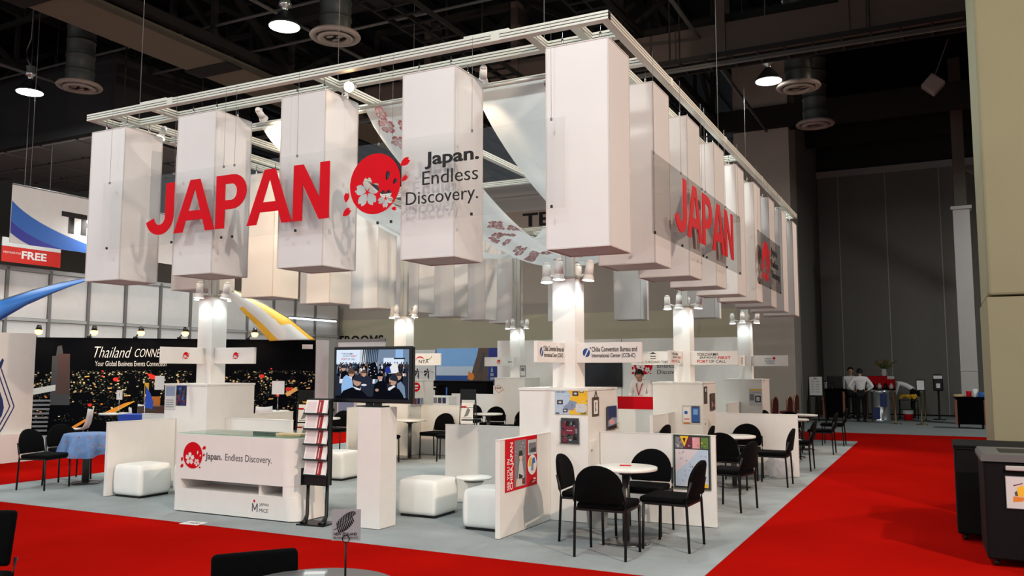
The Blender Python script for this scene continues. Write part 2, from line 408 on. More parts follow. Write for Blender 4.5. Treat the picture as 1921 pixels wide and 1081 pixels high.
def diffuser(x, y, z, label):
    t = thing('air_diffuser', label, 'air vent', (x, y, z), group='round ceiling diffusers')
    mb = MB()
    pr = []
    zz = .05
    while zz < 11.1-z: pr += [(.30, zz), (.30, zz+.28), (.315, zz+.29), (.315, zz+.33), (.30, zz+.34)]; zz += .35
    mb.lathe(pr, seg=24).build('duct', duct, t)
    MB().lathe([(.30, .12), (.46, .08), (.49, .03), (.47, 0), (.40, -.01), (.38, .04), (.30, .07), (.30, .12)], seg=40).build('rim', dif, t)
    MB().lathe([(0, .055), (.44, .055), (.44, .065), (0, .065)], seg=40).build('throat', black, t)  # black disc paints in the shade of the gap inside the rim
    c = MB().lathe([(.22, .0), (.25, -.04), (.33, -.03), (.345, .0), (.33, .01), (.25, .0), (.22, .02)], seg=40)
    for k in range(3): c.ell(.11*math.cos(k*2.1), .11*math.sin(k*2.1), .085, .05, 0, None, .0)
    c.build('cone', dif, t)
diffuser(-17.2, 12.2, 8.02, 'round ceiling diffuser on a duct, just right of the far left lamp')
diffuser(-10.15, 12.5, 8.02, 'round ceiling diffuser on a duct, beside the lamp above the front beams')
diffuser(-2.6, 19.55, 8.02, 'round ceiling diffuser beside the lamp before the tall pillar')
diffuser(-2.66, 22.95, 8.06, 'round ceiling diffuser, lower of the two beside the tall pillar')
t = thing('round_loudspeaker', 'pale round disc speaker hanging near the big yellowish pillar', 'speaker', (.7, 21, 9.75))
MB().lathe([(0, 0), (.36, .01), (.4, .05), (.3, .12), (0, .14)]).build('grille', M('speaker_grey', (150, 140, 134), .6), t); MB().cyl((0, 0, .1), (0, 0, 1.7), .015, seg=6).build('rod', wirem, t)
t = thing('box_loudspeaker', 'small pale square speaker hanging tilted in the dark ceiling', 'speaker', (.15, 24, 9.05))
MB().box((0, 0, 0), (.42, .3, .42), bev=.04, mx=Matrix.Rotation(.75, 4, 'Y')).build('cabinet', M('speaker_grey', (150, 140, 134), .6), t); MB().bar((0, 0, .1), (.4, .1, 1.2), .03, .03).build('bracket', wirem, t)
tube_l = EM('strip_lamp_glow', (235, 250, 255), 9)
for i, (p, L, lab) in enumerate(((tuple(PX(1445, 24, (0, 0, 10.2), (0, 0, 1))), 1.0, 'bright strip light high above the brown ceiling beam'), ((-13.4, 23.4, 10.6), 1.2, 'small bright strip light deep in the roof above the frame'), ((-20, 22, 9.9), .5, 'tiny bright strip light in the roof above the second lantern'), ((-16.96, 13.2, 7.01), .35, 'tiny bright strip light above the left end of the frame'))):  # first bar glows in place of a reflection, the others are lamps
    t = thing('strip_light', lab, 'light', p); MB().b2((-L/2, -.05, -.03), (L/2, .05, .0)).build('tube', tube_l, t); MB().b2((-L/2, -.1, 0), (L/2, .1, .06)).cyl((0, 0, 0), (0, 0, 11.45-p[2]), .02).build('housing', dsteel, t)

# ================================================================== HANGING FRAME
GX0, GX1, GY0, GY1, GZ = -10.66, -2.82, 7.70, 20.33, 5.205
beamm = M('frame_aluminium', (200, 202, 192), .45, .1, var=0); groove = M('frame_groove', (40, 42, 40), .5)
gf = thing('lantern_rig', 'large rectangular frame of pale grooved beams above the lanterns', 'frame', (GX0, GY0, GZ))
def beam(a, b):
    a = Vector(a); b = Vector(b); mb = MB(); d = (b-a).normalized(); n = Vector((-d.y, d.x, 0))
    for z in (-.033, 0, .033): mb.bar(a+Vector((0, 0, z)), b+Vector((0, 0, z)), .09, .0235)
    mb.bar(a, b, .070, .084, mat=1)
    o = mb.build('beam', [beamm, groove], gf); o.matrix_parent_inverse = Matrix.Translation((-GX0, -GY0, -GZ)); return o
h = .045
IY, IX, IXL, IYB = 8.22, -3.22, -10.2, 19.8
beam((GX0, GY0+h, GZ), (GX1, GY0+h, GZ)); beam((GX0, GY1-h, GZ), (GX1, GY1-h, GZ))
beam((GX0+h, GY0+.09, GZ), (GX0+h, GY1-.09, GZ)); beam((GX1-h, GY0+.09, GZ), (GX1-h, GY1-.09, GZ))
CX = (-9.42, -6.6, -3.74)
segs = [GX0+.09] + [x for c in CX for x in (c-h, c+h)] + [GX1-.09]
for y in (IY, 9.12, 14.12, 19.2, IYB):
    for a, b in zip(segs[::2], segs[1::2]):
        if y == 9.12 and b < GX1-.5 and a > GX0+.5: pass
        beam((a, y, GZ), (b, y, GZ))
for x in CX: beam((x, GY0+.09, GZ), (x, GY1-.09, GZ))
ys = [GY0+.09, IY-h, IY+h, 9.12-h, 9.12+h, 14.12-h, 14.12+h, 19.2-h, 19.2+h, IYB-h, IYB+h, GY1-.09]
for x in (IX, IXL):
    for a, b in zip(ys[::2], ys[1::2]): beam((x, a, GZ), (x, b, GZ))
for p, q in [((x, GY0-.006, GZ-.05), (x+.1, GY0+.03, GZ+.05)) for x in (-4.15, -9.05)] + [((GX1-.03, y, GZ-.05), (GX1+.006, y+.1, GZ+.05)) for y in (9.9, 12.9, 15.9, 18)] + [((-4.5, GY0+.02, GZ+.045), (-3.95, GY0+.08, GZ+.075)), ((-9.6, GY0+.02, GZ+.045), (-9.1, GY0+.08, GZ+.075))]:
    o = MB().b2(p, q).build('splice_plate', beamm, gf); o.matrix_parent_inverse = Matrix.Translation((-GX0, -GY0, -GZ))
mb = MB()
for x, y in ((-10.2, 8.2), (-9.4, 14.1), (-6.6, 8.2), (-6.6, 19.2), (-3.75, 8.2), (-3.2, 14.1), (-3.75, 19.2)): o = MB().cyl((x, y, GZ), (x, y, 11.4), .005, seg=6).build('suspension_cable', wirem, gf); o.matrix_parent_inverse = Matrix.Translation((-GX0, -GY0, -GZ))

# ------------------------------------------------------------------ lanterns
LXs = [-10.52, -8.82, -7.05, -5.27, -3.50]; LW, LD, LZ0, LZ1 = .68, .62, 2.86, 4.965
LYs = [7.70 + i*1.472 for i in range(9)]
def lantern_proto():
    t = thing('fabric_lantern', '', 'lantern', (0, 0, 0)); H = LZ1-LZ0; a, b = LW/2, LD/2
    mb = MB()
    for x0, y0, x1, y1 in ((-a, -b, a, -b+.004), (-a, b-.004, a, b), (-a, -b+.004, -a+.004, b-.004), (a-.004, -b+.004, a, b-.004)): mb.b2((x0, y0, .012), (x1, y1, H))
    mb.build('fabric_cover', lanternf, t)
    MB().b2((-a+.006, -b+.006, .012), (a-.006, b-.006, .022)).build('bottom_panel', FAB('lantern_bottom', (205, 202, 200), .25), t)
    MB().b2((-a+.006, -b+.006, H-.012), (a-.006, b-.006, H-.006)).build('top_panel', lanternf, t)
    mb = MB()
    for x in (-a, a):
        for y in (-b, b): mb.b2((x-.005, y-.005, .006), (x+.005, y+.005, H-.004))
    for z in (.006, H+.004):
        for s in (-1, 1):
            mb.b2((-a, s*b-.005, z-.006), (a, s*b+.005, z+.006)); mb.b2((s*a-.005, -b+.006, z-.006), (s*a+.005, b-.006, z+.006))
    mb.build('frame_edge', M('lantern_piping', (196, 190, 186), .6), t)
    for x, y in ((-a*.62, -b*.6), (a*.62, -b*.6), (-a*.62, b*.6), (a*.62, b*.6)):
        MB().cyl((x, y, H-.01), (x, y, H+.19), .004, seg=6).cyl((x, y, H+.05), (x, y, H+.12), .012, seg=8).build('hanger', chrome, t)
    return t
proto = lantern_proto(); first = True
ordw = ['', 'first', 'second', 'third', 'fourth', 'fifth', 'sixth', 'seventh', 'eighth']
frl = ['white fabric lantern at the left end of the front row', 'white fabric lantern behind the red letters A and P in the front row', 'white fabric lantern behind the red letter N in the front row', 'white fabric lantern behind the black slogan in the front row', 'largest white fabric lantern, at the front right corner of the frame']
def put_lantern(x, y, label):
    global first
    o = proto if first else copy_tree(proto); first = False
    o.location = (x+LW/2, y+LD/2, LZ0); tag(o, label, None, 'white fabric lanterns hanging from the frame')
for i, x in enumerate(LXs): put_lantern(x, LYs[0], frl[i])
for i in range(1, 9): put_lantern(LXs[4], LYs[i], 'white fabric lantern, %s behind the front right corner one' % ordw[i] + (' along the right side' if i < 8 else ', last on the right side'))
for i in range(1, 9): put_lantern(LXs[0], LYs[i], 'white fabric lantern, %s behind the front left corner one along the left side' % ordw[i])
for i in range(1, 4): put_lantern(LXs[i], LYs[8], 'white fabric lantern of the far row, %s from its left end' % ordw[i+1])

# ------------------------------------------------------------------ acrylic signs
acr = ACR('clear_acrylic', (.965, .965, .96), .8)
def clipwire(mb, T, x, ztop, zb):
    mb.tube([T @ Vector((x, ztop, 0)), T @ Vector((x, zb-.01, 0))], .002, 5)
    mb.box(T @ Vector((x, zb, 0)), (.018, .018, .028))
def sign(name, label, o, u, n, panels, hgt, ztop, clips):
    t = thing(name, label, 'sign', o); R = frame((0, 0, 0), u, n)
    for a, b in panels:
        MB().b2((a+.004, 0, -.003), (b-.004, hgt, .003), mx=R).build('acrylic_panel', acr, t)
    for x in clips:
        mb = MB(); clipwire(mb, R, x, ztop, hgt-.01); mb.build('wire', wirem, t)
        MB().box(R @ Vector((x, .02, 0)), (.02, .02, .03)).build('clip', blackp, t)
    return t, R
def add(mb, name, mat, t): return mb.build(name, mat, t)
jw = japan_word(); em = emblem_mesh()
t, R = sign('acrylic_sign', 'long clear acrylic sign with big red capitals and blossom emblem across the front lanterns', (-10.1, 7.60, 3.26), (1, 0, 0), (0, -1, 0), ((0, 2.31), (2.31, 4.67), (4.67, 6.85)), .925, GZ-3.26, (.12, 1.35, 2.22, 2.40, 3.4, 4.58, 4.76, 5.78, 6.7))
mb = MB(); put(mb, jw, R, .88, .13, 3.90, .80, .008); add(mb, 'lettering', red, t)
mb = MB(); mb.mesh(em, R @ Matrix.Translation((4.54, .465, .008)) @ Matrix.Scale(.345, 4)); add(mb, 'emblem', red, t)
mb = MB(); put(mb, textmesh('Japan.', .022, 0, .004), R, 5.20, .555, 5.87, .745, .008); add(mb, 'slogan', ink, t)
mb = MB(); put(mb, textmesh('Endless', -.006, 0, .004), R, 5.17, .385, 5.86, .535, .008); add(mb, 'slogan', ink, t); mb = MB(); put(mb, textmesh('Discovery.', -.006, 0, .004), R, 4.96, .135, 5.86, .325, .008); add(mb, 'slogan', ink, t)
t, R = sign('acrylic_sign', 'clear acrylic sign with big red capitals along the right side lanterns', (-2.72, 8.75, 3.13), (0, 1, 0), (1, 0, 0), ((0, 2.31), (2.31, 4.62)), .92, GZ-3.13, (.1, 1.2, 2.22, 2.4, 3.6, 4.5))
mb = MB(); put(mb, jw, R, .88, .17, 4.04, .86, .008); add(mb, 'lettering', red, t)
t, R = sign('acrylic_sign', 'smaller clear acrylic sign with red blossom emblem near the far right lanterns', (-2.72, 14.75, 3.13), (0, 1, 0), (1, 0, 0), ((0, 2.36),), .94, GZ-3.13, (.1, 1.2, 2.26))
mb = MB(); mb.mesh(em, R @ Matrix.Translation((.75, .47, .008)) @ Matrix.Scale(.36, 4)); add(mb, 'emblem', red, t)
mb = MB(); put(mb, textmesh('Japan.', .022, 0, .004), R, 1.3, .62, 1.95, .80, .008); add(mb, 'slogan', ink, t); mb = MB(); put(mb, textmesh('Endless', 0, 0, .004), R, 1.3, .43, 2.0, .57, .008); add(mb, 'slogan', ink, t); mb = MB(); put(mb, textmesh('Discovery.', 0, 0, .004), R, 1.3, .18, 2.2, .37, .008); add(mb, 'slogan', ink, t)

# ------------------------------------------------------------------ swag cloths
def sakura(mb, fn, u, v, s, rot):
    """five-petal blossom printed on the underside of the cloth: pink petals with a paler middle"""
    for k in range(5):
        a = rot + k*2*PI/5
        for lay, (kk, off) in enumerate(((1, .010), (.72, .014))):
            pts = []
            for x, y in ((.12, 0), (.45, .30), (.8, .40), (1.0, .16), (.9, 0), (1.0, -.16), (.8, -.40), (.45, -.30)):
                x = .2+(x-.2)*kk if lay else x; y *= kk
                pts.append((s*(x*math.cos(a)-y*math.sin(a)), s*(x*math.sin(a)+y*math.cos(a))))
            c = (sum(p[0] for p in pts)/8, sum(p[1] for p in pts)/8)
            P3 = [fn(u+p[0]/.95, v+p[1]/10.4)-Vector((0, off*.7, off)) for p in pts+[c]]
            for i in range(8): mb.poly([P3[i], P3[(i+1) % 8], P3[8]], lay)
def swag(x0, x1, ya, yb, za, sag, label, blossoms=0, tilt=0):
    def fn(u, v):
        c = max(0, 4*v*(1-v)); w = .035*math.sin(u*9+v*7)*(c) + .03*math.sin(u*17)*c
        return Vector((x0+(x1-x0)*u + .05*math.sin(v*5), ya+(yb-ya)*v, za - sag*(c**.8) + w + tilt*u*c))
    t = thing('swag_cloth', label, 'cloth', (0, 0, 0), group='cloths sagging inside the hanging frame')
    MB().grid(fn, 12, 48).build('cloth', drapef, t, nrm=False)
    if blossoms:
        mb = MB(); rd = random.Random(blossoms)
        for k in range(blossoms):
            sakura(mb, fn, rd.uniform(.16, .84), rd.uniform(.005, .6) if k % 3 else rd.uniform(.01, .16), rd.choice((.06, .08, .11, .12)), rd.uniform(0, 6))
        mb.build('blossom_print', [M('blossom_pink', (206, 130, 138), .8), M('blossom_pale', (228, 204, 206), .8)], t, nrm=False)
    [MB().cyl((x0-.05, y_, za), (x1+.05, y_, za), .028).build('rod', alu, t) for y_ in (ya, yb)]
swag(-5.0, -4.08, 8.85, 18.6, 5.12, 1.5, 'plain sheer cloth sagging between the slogan lantern and the corner lantern', 0)
swag(-6.68, -5.72, 8.85, 18.6, 5.12, 1.5, 'sheer cloth printed with pink blossoms, sagging behind the round emblem', 64)
swag(-8.5, -7.55, 8.85, 18.6, 5.12, 1.25, 'plain sheer cloth sagging behind the red letters, nearest the left side', 0)
# ================================================================== BOOTH FURNITURE
def can_spot(mb_body, mb_lens, p, d, s=1):
    """spot head at p aiming along d"""
    d = Vector(d).normalized(); p = Vector(p)
    mb_body.cyl(p-d*.10*s, p+d*.02*s, .038*s, .042*s, 16).cyl(p+d*.02*s, p+d*.07*s, .042*s, .058*s, 16, caps=False).cyl(p-d*.125*s, p-d*.10*s, .022*s, .038*s, 16)
    mb_lens.cyl(p+d*.045*s, p+d*.055*s, .047*s, seg=16)
def spot(name, loc, d, power, color, ang, blend=.5, size=.03):
    l = bpy.data.lights.new(name, 'SPOT'); l.energy = power; l.color = color; l.spot_size = math.radians(ang); l.spot_blend = blend; l.shadow_soft_size = size
    o = bpy.data.objects.new(name, l); COL.objects.link(o); o.location = loc
    o.rotation_euler = Vector(d).to_track_quat('-Z', 'Y').to_euler()
    return o
CXr, CXl = -3.86, -9.55; CY = (9.10, 14.10, 19.20); BH = 1.45
SPOTC = (.86, 1.0, .98)
cname = {(0, 0): 'corner column nearest the slogan lantern', (0, 1): 'middle column on the right', (0, 2): 'far column on the right', (1, 0): 'column behind the reception counter', (1, 1): 'middle column on the left, behind the television', (1, 2): 'far column on the left'}
clab = {(0, 0): 'white square column with spotlights at the near right corner', (0, 1): 'white square column with spotlights, middle one on the right side', (0, 2): 'white square column with spotlights, far one on the right side', (1, 0): 'white square column with spotlights behind the reception counter', (1, 1): 'white square column with spotlights, partly behind the television', (1, 2): 'white square column with spotlights, far one on the left side'}
for ix, x in enumerate((CXr, CXl)):
    for iy, y in enumerate(CY):
        t = thing('booth_column', clab[ix, iy], 'column', (x, y, BH), group='columns of the white booth')
        MB().b2((-.14, -.14, 0), (.14, .14, 1.26)).build('post', white, t)
        MB().b2((-.15, -.15, 1.262), (.15, .15, 1.285)).build('cap', M('column_cap', (170, 166, 160), .5), t)
        mb = MB().b2((-.08, -.03, 1.285), (-.02, .03, GZ-.05-BH)).b2((.02, -.03, 1.285), (.08, .03, GZ-.05-BH)); mb.b2((-.018, -.02, 1.285), (.018, .02, GZ-.05-BH)).build('mast', alu, t)
        for dx, dy in ((-.27, -.02), (.0, -.27), (.27, -.02), (0, .27)):
            b, l = MB(), MB(); p = Vector((dx, dy, 1.32)); aim = Vector((-dx*.25, -dy*.25-.12, -1))
            b.tube([(dx*.42, dy*.42, 1.285), (dx*.8, dy*.8, 1.31), p + Vector((0, 0, .04))], .012)
            can_spot(b, l, p, aim, 1.25); hd = b.build('spotlight', cream, t); l.build('lens', lampglow, hd)
            spot('column_spot', (x+dx, y+dy-.01, BH+1.235), Vector((-dx*.8, -dy*.8, -1)), CSPOT, SPOTC, 100, .8)
        # storage block around the foot
        cab = thing('storage_block', 'white square storage block under the ' + cname[ix, iy], 'cabinet', (x, y+.0, 0), group='white blocks under the columns')
        MB().b2((-.415, -.45, .012), (.415, .46, BH-.025)).b2((-.425, -.46, BH-.025), (.425, .47, BH)).build('body', white, cab)
        d = MB().b2((.416, -.42, .10), (.424, -.16, .88)).build('door', whitem, cab)
        MB().cyl((.424, -.38, .78), (.44, -.38, .78), .011, seg=10).build('knob', chrome, d)
# low partitions: x0,y0,x1,y1
PT, PH = .05, .965
def part(a, b, label, h=PH):
    x0, y0 = a; x1, y1 = b
    t = thing('low_partition', label, 'partition', ((x0+x1)/2, (y0+y1)/2, 0), group='low white partitions of the booth')
    w, d = abs(x1-x0)/2, abs(y1-y0)/2
    MB().b2((-w, -d, .012), (w, d, h-.008), bev=.004).build('panel', white, t)
    MB().b2((-w-.003, -d-.003, h-.008), (w+.003, d+.003, h)).build('top_edge', whitem, t)
part((-3.945, 7.44), (-3.895, 8.645), 'low white partition carrying the red poster')
part((-3.44, 9.0), (-2.15, 9.05), 'low white partition behind the nearest round table, with a framed map')
part((-5.62, 9.25), (-4.28, 9.30), 'low white partition behind the two white cubes beside the small side table')
part((-3.89, 9.57), (-3.84, 10.8), 'low white partition running back from the near right storage block')
part((-9.77, 7.56), (-9.72, 8.645), 'low white partition beside the leftmost white cube')
part((-9.13, 9.0), (-7.92, 9.05), 'low white partition right behind the reception counter')
part((-9.60, 9.57), (-9.55, 10.9), 'low white partition running back from the block behind the counter')
part((-11.2, 9.3), (-9.97, 9.35), 'low white partition left of the block behind the counter')
part((-3.25-.02, 13.75), (-2.0, 13.80), 'low white partition beyond the second round table on the right')
part((-3.96, 12.45), (-3.91, 13.64), 'low white partition reaching forward from the middle right block')
part((-5.6, 14.2), (-4.28, 14.25), 'low white partition left of the middle right block')
part((-9.13, 14.1), (-8.05, 14.15), 'low white partition right of the middle left block, behind black chairs')
part((-9.62, 12.4), (-9.57, 13.64), 'low white partition reaching forward from the middle left block')
part((-10.9, 14.4), (-9.97, 14.45), 'low white partition left of the middle left block')
part((-3.96, 17.55), (-3.91, 18.74), 'low white partition reaching forward from the far right block')
part((-11.9, 19.9), (-10.0, 19.95), 'low white partition left of the far left block', 1.0)
# blade signs
def blade(label, o, u, n, art, L=.77):
    t = thing('blade_sign', label, 'sign', o, group='white blade signs on the columns'); R = frame((0, 0, 0), u, n)
    MB().b2((0, -.115, -.02), (L, .115, .02), mx=R, bev=.003).build('board', white, t)
    for mt, fn in art: mb = MB(); fn(mb, R); mb.build('print', mt, t)
    return t
Z0 = 1.848
blue_i = M('blue_print', (28, 70, 130), .5)
def two(l1, l2, x0, x1, y=0): 
    def f(mb, R): put(mb, textmesh(l1, .02), R, x0, .010, x1, .068, .0215); put(mb, textmesh(l2, .02), R, x0, -.068, x1-.02, -.008, .0215)
    return f
def ccb(mb, R):
    mb.ell(.115, 0, .045, .05, 0, R, .0212); mb.ell(.165, .052, .008, .01, 0, R, .0212)
def ccbw(mb, R): mb.poly([(.085, -.05), (.1, -.05), (.15, .045), (.135, .05)], 0, R, .0216)
ccbi = [(blue_i, ccb), (white, ccbw), (ink, two('Chiba Convention Bureau and', 'International Center (CCB-IC)', .18, .72))]
def emb(x, s=.05):
    return lambda mb, R: mb.mesh(em, R @ Matrix.Translation((x, 0, .0215)) @ Matrix.Diagonal((s, s, .1, 1)))
def yok(mb, R):
    put(mb, textmesh('YOKOHAMA', .008), R, .10, .035, .46, .085, .0215); put(mb, textmesh("JAPAN'S", .008), R, .14, -.02, .42, .027, .0215); put(mb, textmesh('OF CALL', .008), R, .30, -.08, .58, -.032, .0215)
def yokr(mb, R):
    put(mb, textmesh('FIRST', .016), R, .45, -.02, .66, .027, .0215); put(mb, textmesh('PORT', .016), R, .10, -.08, .285, -.032, .0215)
yoki = [(ink, yok), (red, yokr)]
def hot(mb, R):
    put(mb, textmesh('HOTEL CHINZANSO TOKYO', .006), R, .08, -.085, .70, -.045, .0215)
    mb.poly([(.33, .075), (.45, .075), (.39, .105)], 0, R, .0215)
    for z in (.03, -.01): mb.rect(.34, z, .44, z+.012, 0, R, .0215)
def osa(mb, R): put(mb, textmesh('JAPAN', .01, .3), R, .28, .02, .44, .06, .0215); put(mb, textmesh('GATEWAY', .01, .3), R, .29, -.025, .51, .012, .0215); put(mb, textmesh('OSAKA', .01, .3), R, .32, -.07, .49, -.035, .0215)
def osr(mb, R): mb.ell(.485, .055, .03, .03, 0, R, .0215)
def nta(mb, R): put(mb, textmesh('NTA', .01), R, .27, -.075, .50, -.01, .0215)
def ntar(mb, R): mb.poly([(.20, -.02)] + arc(.30, .0, .09, .06, 170, 20, 8) + arc(.30, -.01, .085, .045, 20, 170, 8), 0, R, .0215)
def ntag(mb, R): mb.poly(arc(.47, .09, .11, .1, -110, -10, 8) + arc(.475, .09, .095, .085, -10, -110, 8), 0, R, .0215)
fwdb = lambda x, y: ((x, y-.14-.77, Z0), (0, 1, 0), (1, 0, 0))
side = lambda x, y: ((x+.14, y-.06, Z0), (1, 0, 0), (0, -1, 0))
sidl = lambda x, y: ((x-.14-.77, y-.06, Z0), (1, 0, 0), (0, -1, 0))
blade('white blade sign with blue disc and bureau name, right arm of the corner column', *side(CXr, CY[0]), ccbi)
blade('white blade sign with a blue disc, arm of the corner column pointing at the viewer', *fwdb(CXr, CY[0]), ccbi)
blade('white blade sign with a red blossom emblem, right arm of the column behind the counter', *side(CXl, CY[0]), [(red, emb(.42))])
blade('white blade sign with a red blossom emblem, front arm of the column behind the counter', *fwdb(CXl, CY[0]), [(red, emb(.42))])
blade('white blade sign with port slogan in grey and red, right arm of middle right column', *side(CXr, CY[1]), yoki)
blade('white blade sign with port slogan, front arm of the middle right column', *fwdb(CXr, CY[1]), yoki)
blade('white blade sign with a pagoda roof icon, left arm of the middle right column', *sidl(CXr, CY[1]), [(ink, hot)])
blade('white blade sign with slanted blue letters and red dot, far right column', *side(CXr, CY[2]), [(blue_i, osa), (red, osr)])
blade('white blade sign with slanted letters, front arm of the far right column', *fwdb(CXr, CY[2]), [(blue_i, osa), (red, osr)])
blade('white blade sign with three black letters and a coloured arc, beside the television', *side(CXl, CY[1]), [(ink, nta), (red, ntar), (M('olive_print', (90, 110, 40), .5), ntag)])
blade('white blade sign, front arm of the far left column', *fwdb(CXl, CY[2]), [(ink, lambda mb, R: put(mb, textmesh('Japan', .01), R, .34, -.04, .56, .02, .0215))])
blade('white blade sign with a small red mark, left arm of the far left column', *sidl(CXl, CY[2]), [(red, emb(.42))])
# booth back wall
t = thing('booth_back_wall', 'white panelled back wall of the booth with a red emblem', 'wall panel', (-7.2, 20.1, 0))
mb = MB()
for a, b in ((-3.4, -1.65), (-1.63, .1), (.12, 1.78), (1.80, 3.05)): mb.b2((a, 0, .01), (b, .06, 2.42))
mb.build('panel', white, t)
R = frame((.62, -.002, 1.72), (1, 0, 0), (0, -1, 0))
mb = MB(); mb.mesh(em, R @ Matrix.Translation((.05, .05, .001)) @ Matrix.Diagonal((.24, .24, .2, 1))); mb.build('emblem', red, t)
mb = MB(); put(mb, textmesh('Japan.', .02), R, .40, .13, .85, .26, .001); put(mb, textmesh('Endless', 0), R, .40, -.02, .9, .09, .001); put(mb, textmesh('Discovery.', .004), R, .40, -.21, 1.06, -.07, .001); mb.build('slogan', ink, t)
def flat_tv(name, label, loc, w, hh, rz=0, bezel=.03):
    t = thing(name, label, 'television', loc, rz)
    MB().b2((-w/2, 0, 0), (w/2, .05, hh), bev=.008).build('housing', blackp, t)
    return t
tv2 = flat_tv('television', 'dark flat television on the booth back wall beside the red emblem', (-7.56, 20.04, 1.22), .99, .6)
MB().rect(-.465, .03, .465, .57, 0, frame((0, -.002, 0), (1, 0, 0), (0, -1, 0))).build('screen', M('dark_screen', (22, 23, 26), .15, var=.5, scale=5), tv2)
# red-topped counter
t = thing('service_counter', 'white counter with a red front band in front of the standing woman', 'counter', (-5.53, 16.55, 0))
MB().b2((-.40, 0, .012), (.40, .5, .82)).b2((-.40, .02, .82), (.40, .5, 1.10)).build('body', white, t); MB().b2((-.405, -.006, .82), (.405, .016, 1.105)).build('front_band', red, t)
# ------------------------------------------------------------------ reception counter
t = thing('reception_counter', 'white reception counter with red blossom emblem and a slot in the front', 'counter', (-7.15, 7.2, 0))
def rrect(x0, y0, x1, y1, r, corners):
    pts = []
    for (cx, cy, a0), k in zip(((x1-r, y0+r, -90), (x1-r, y1-r, 0), (x0+r, y1-r, 90), (x0+r, y0+r, 180)), corners):
        if k: pts += arc(cx, cy, r, r, a0, a0+90, 8)
        else: pts.append({-90: (x1, y0), 0: (x1, y1), 90: (x0, y1), 180: (x0, y0)}[a0])
    return pts
def wx(z): return .84 + .09*max(0, (.75-z)/.75)**2
mb = MB()
def band(x0f, x1f, zs, r=.13, y0=0, y1=.58, corners=(1, 1, 0, 0)):
    rings = []
    for z in zs:
        rings.append([mb.bm.verts.new((p[0], p[1], z)) for p in rrect(x0f(z), y0, x1f(z), y1, r, corners)])
    for A, B in zip(rings, rings[1:]):
        for i in range(len(A)):
            f = mb.bm.faces.new((A[i], A[(i+1) % len(A)], B[(i+1) % len(B)], B[i])); f.smooth = (A[i].co-A[(i+1) % len(A)].co).length < .1
    for q_ in (mb.bm.faces.new(list(reversed(rings[0]))), mb.bm.faces.new(rings[-1])):
        for e_ in q_.edges: e_.smooth = False
xl = lambda z: -.915
band(xl, wx, (.02, .1, .2, .27)); band(xl, wx, (.385, .5, .65, .8, .9))
band(xl, lambda z: -.83, (.27, .385), .08, 0, .58, (0, 0, 0, 0)); band(lambda z: .72, wx, (.27, .385), .14, 0, .58, (1, 1, 0, 0)); mb.b2((-.83, .5, .27), (.72, .58, .385)); mb.b2((.33, .05, .27), (.37, .5, .385))
mb.build('body', white, t)
mb = MB(); mb.prism(rrect(-.905, .01, .83, .57, .12, (1, 1, 0, 0)), .902, .915); mb.build('glass_top', ACR('greenish_glass', (.82, .93, .88)), t)
R = frame((-.915, 0, 0), (1, 0, 0), (0, -1, 0))
mb = MB(); mb.mesh(em, R @ Matrix.Translation((.27, .66, .002)) @ Matrix.Diagonal((.152, .152, .5, 1))); mb.build('emblem', red, t)
mb = MB(); put(mb, textmesh('Japan.', .02), R, .47, .60, .73, .70, .002); put(mb, textmesh('Endless Discovery.', 0), R, .78, .60, 1.47, .70, .002); mb.build('slogan', grey_ink, t)
mb = MB(); put(mb, textmesh('JAPAN', .0), R, 1.31, .15, 1.44, .19, .002); put(mb, textmesh('MICE', .0), R, 1.31, .09, 1.44, .13, .002)
for a, b in (((1.21, .09), (1.21, .18)), ((1.21, .18), (1.245, .11)), ((1.245, .11), (1.28, .18)), ((1.28, .18), (1.28, .09))):
    d = Vector((b[0]-a[0], b[1]-a[1])).normalized()*.006; mb.poly([(a[0]-d.y, a[1]+d.x), (a[0]+d.y, a[1]-d.x), (b[0]+d.y, b[1]-d.x), (b[0]-d.y, b[1]+d.x)], 0, R, .002)
mb.build('small_mark', grey_ink, t); MB().ell(1.235, .205, .014, .016, 0, R, .002).build('small_mark_dot', red, t)
wood = M('pale_wood', (206, 176, 130), .5)
o = MB().b2((0, 0, 0), (.36, .16, .018)).build('wooden_tray', wood, None, (-6.75, 7.42, .917)); tag(o, 'flat pale wooden tray on the reception counter', 'tray')
# television on pedestal
t = thing('television_pedestal', 'tall white square pedestal under the television', 'pedestal', (-5.375, 7.46, 0))
MB().b2((-.145, -.15, .012), (.145, .15, 1.255), bev=.003).build('body', white, t)
tv = thing('television', 'black flat television showing a crowd, on the white pedestal', 'television', (-5.44, 7.45, 1.257))
MB().b2((-.17, -.06, 0), (.17, .08, .012), bev=.004).b2((-.09, .0, .012), (-.02, .05, .10)).b2((.02, 0, .012), (.09, .05, .10)).build('stand', blackp, tv)
mb = MB().b2((-.515, -.02, .04), (.515, .045, .645), bev=.012); mb.build('housing', blackp, tv)
R = frame((-.475, -.0215, .085), (1, 0, 0), (0, -1, 0)); W_, H_ = .95, .525
cols = [(205, 215, 225), (70, 90, 120), (225, 238, 255), (14, 15, 22), (150, 190, 235), (190, 150, 130), (40, 45, 60), (40, 60, 150), (200, 30, 50), (120, 140, 165), (235, 235, 240), (90, 70, 60)]
sm = [EM('screen_%d' % i, c, .95) for i, c in enumerate(cols)]
mb = MB(); q = lambda pts, mt, z: mb.poly([(x*W_, y*H_) for x, y in pts], mt, R, z*.0004)
q([(0, 0), (1, 0), (1, 1), (0, 1)], 0, 0); q([(.42, .72), (1, .55), (1, 1), (.42, 1)], 9, 1)
for i in range(9): q([(.36+i*.025, .72), (.37+i*.025, .72), (.39+i*.025, 1), (.375+i*.025, 1)], 6, 2)
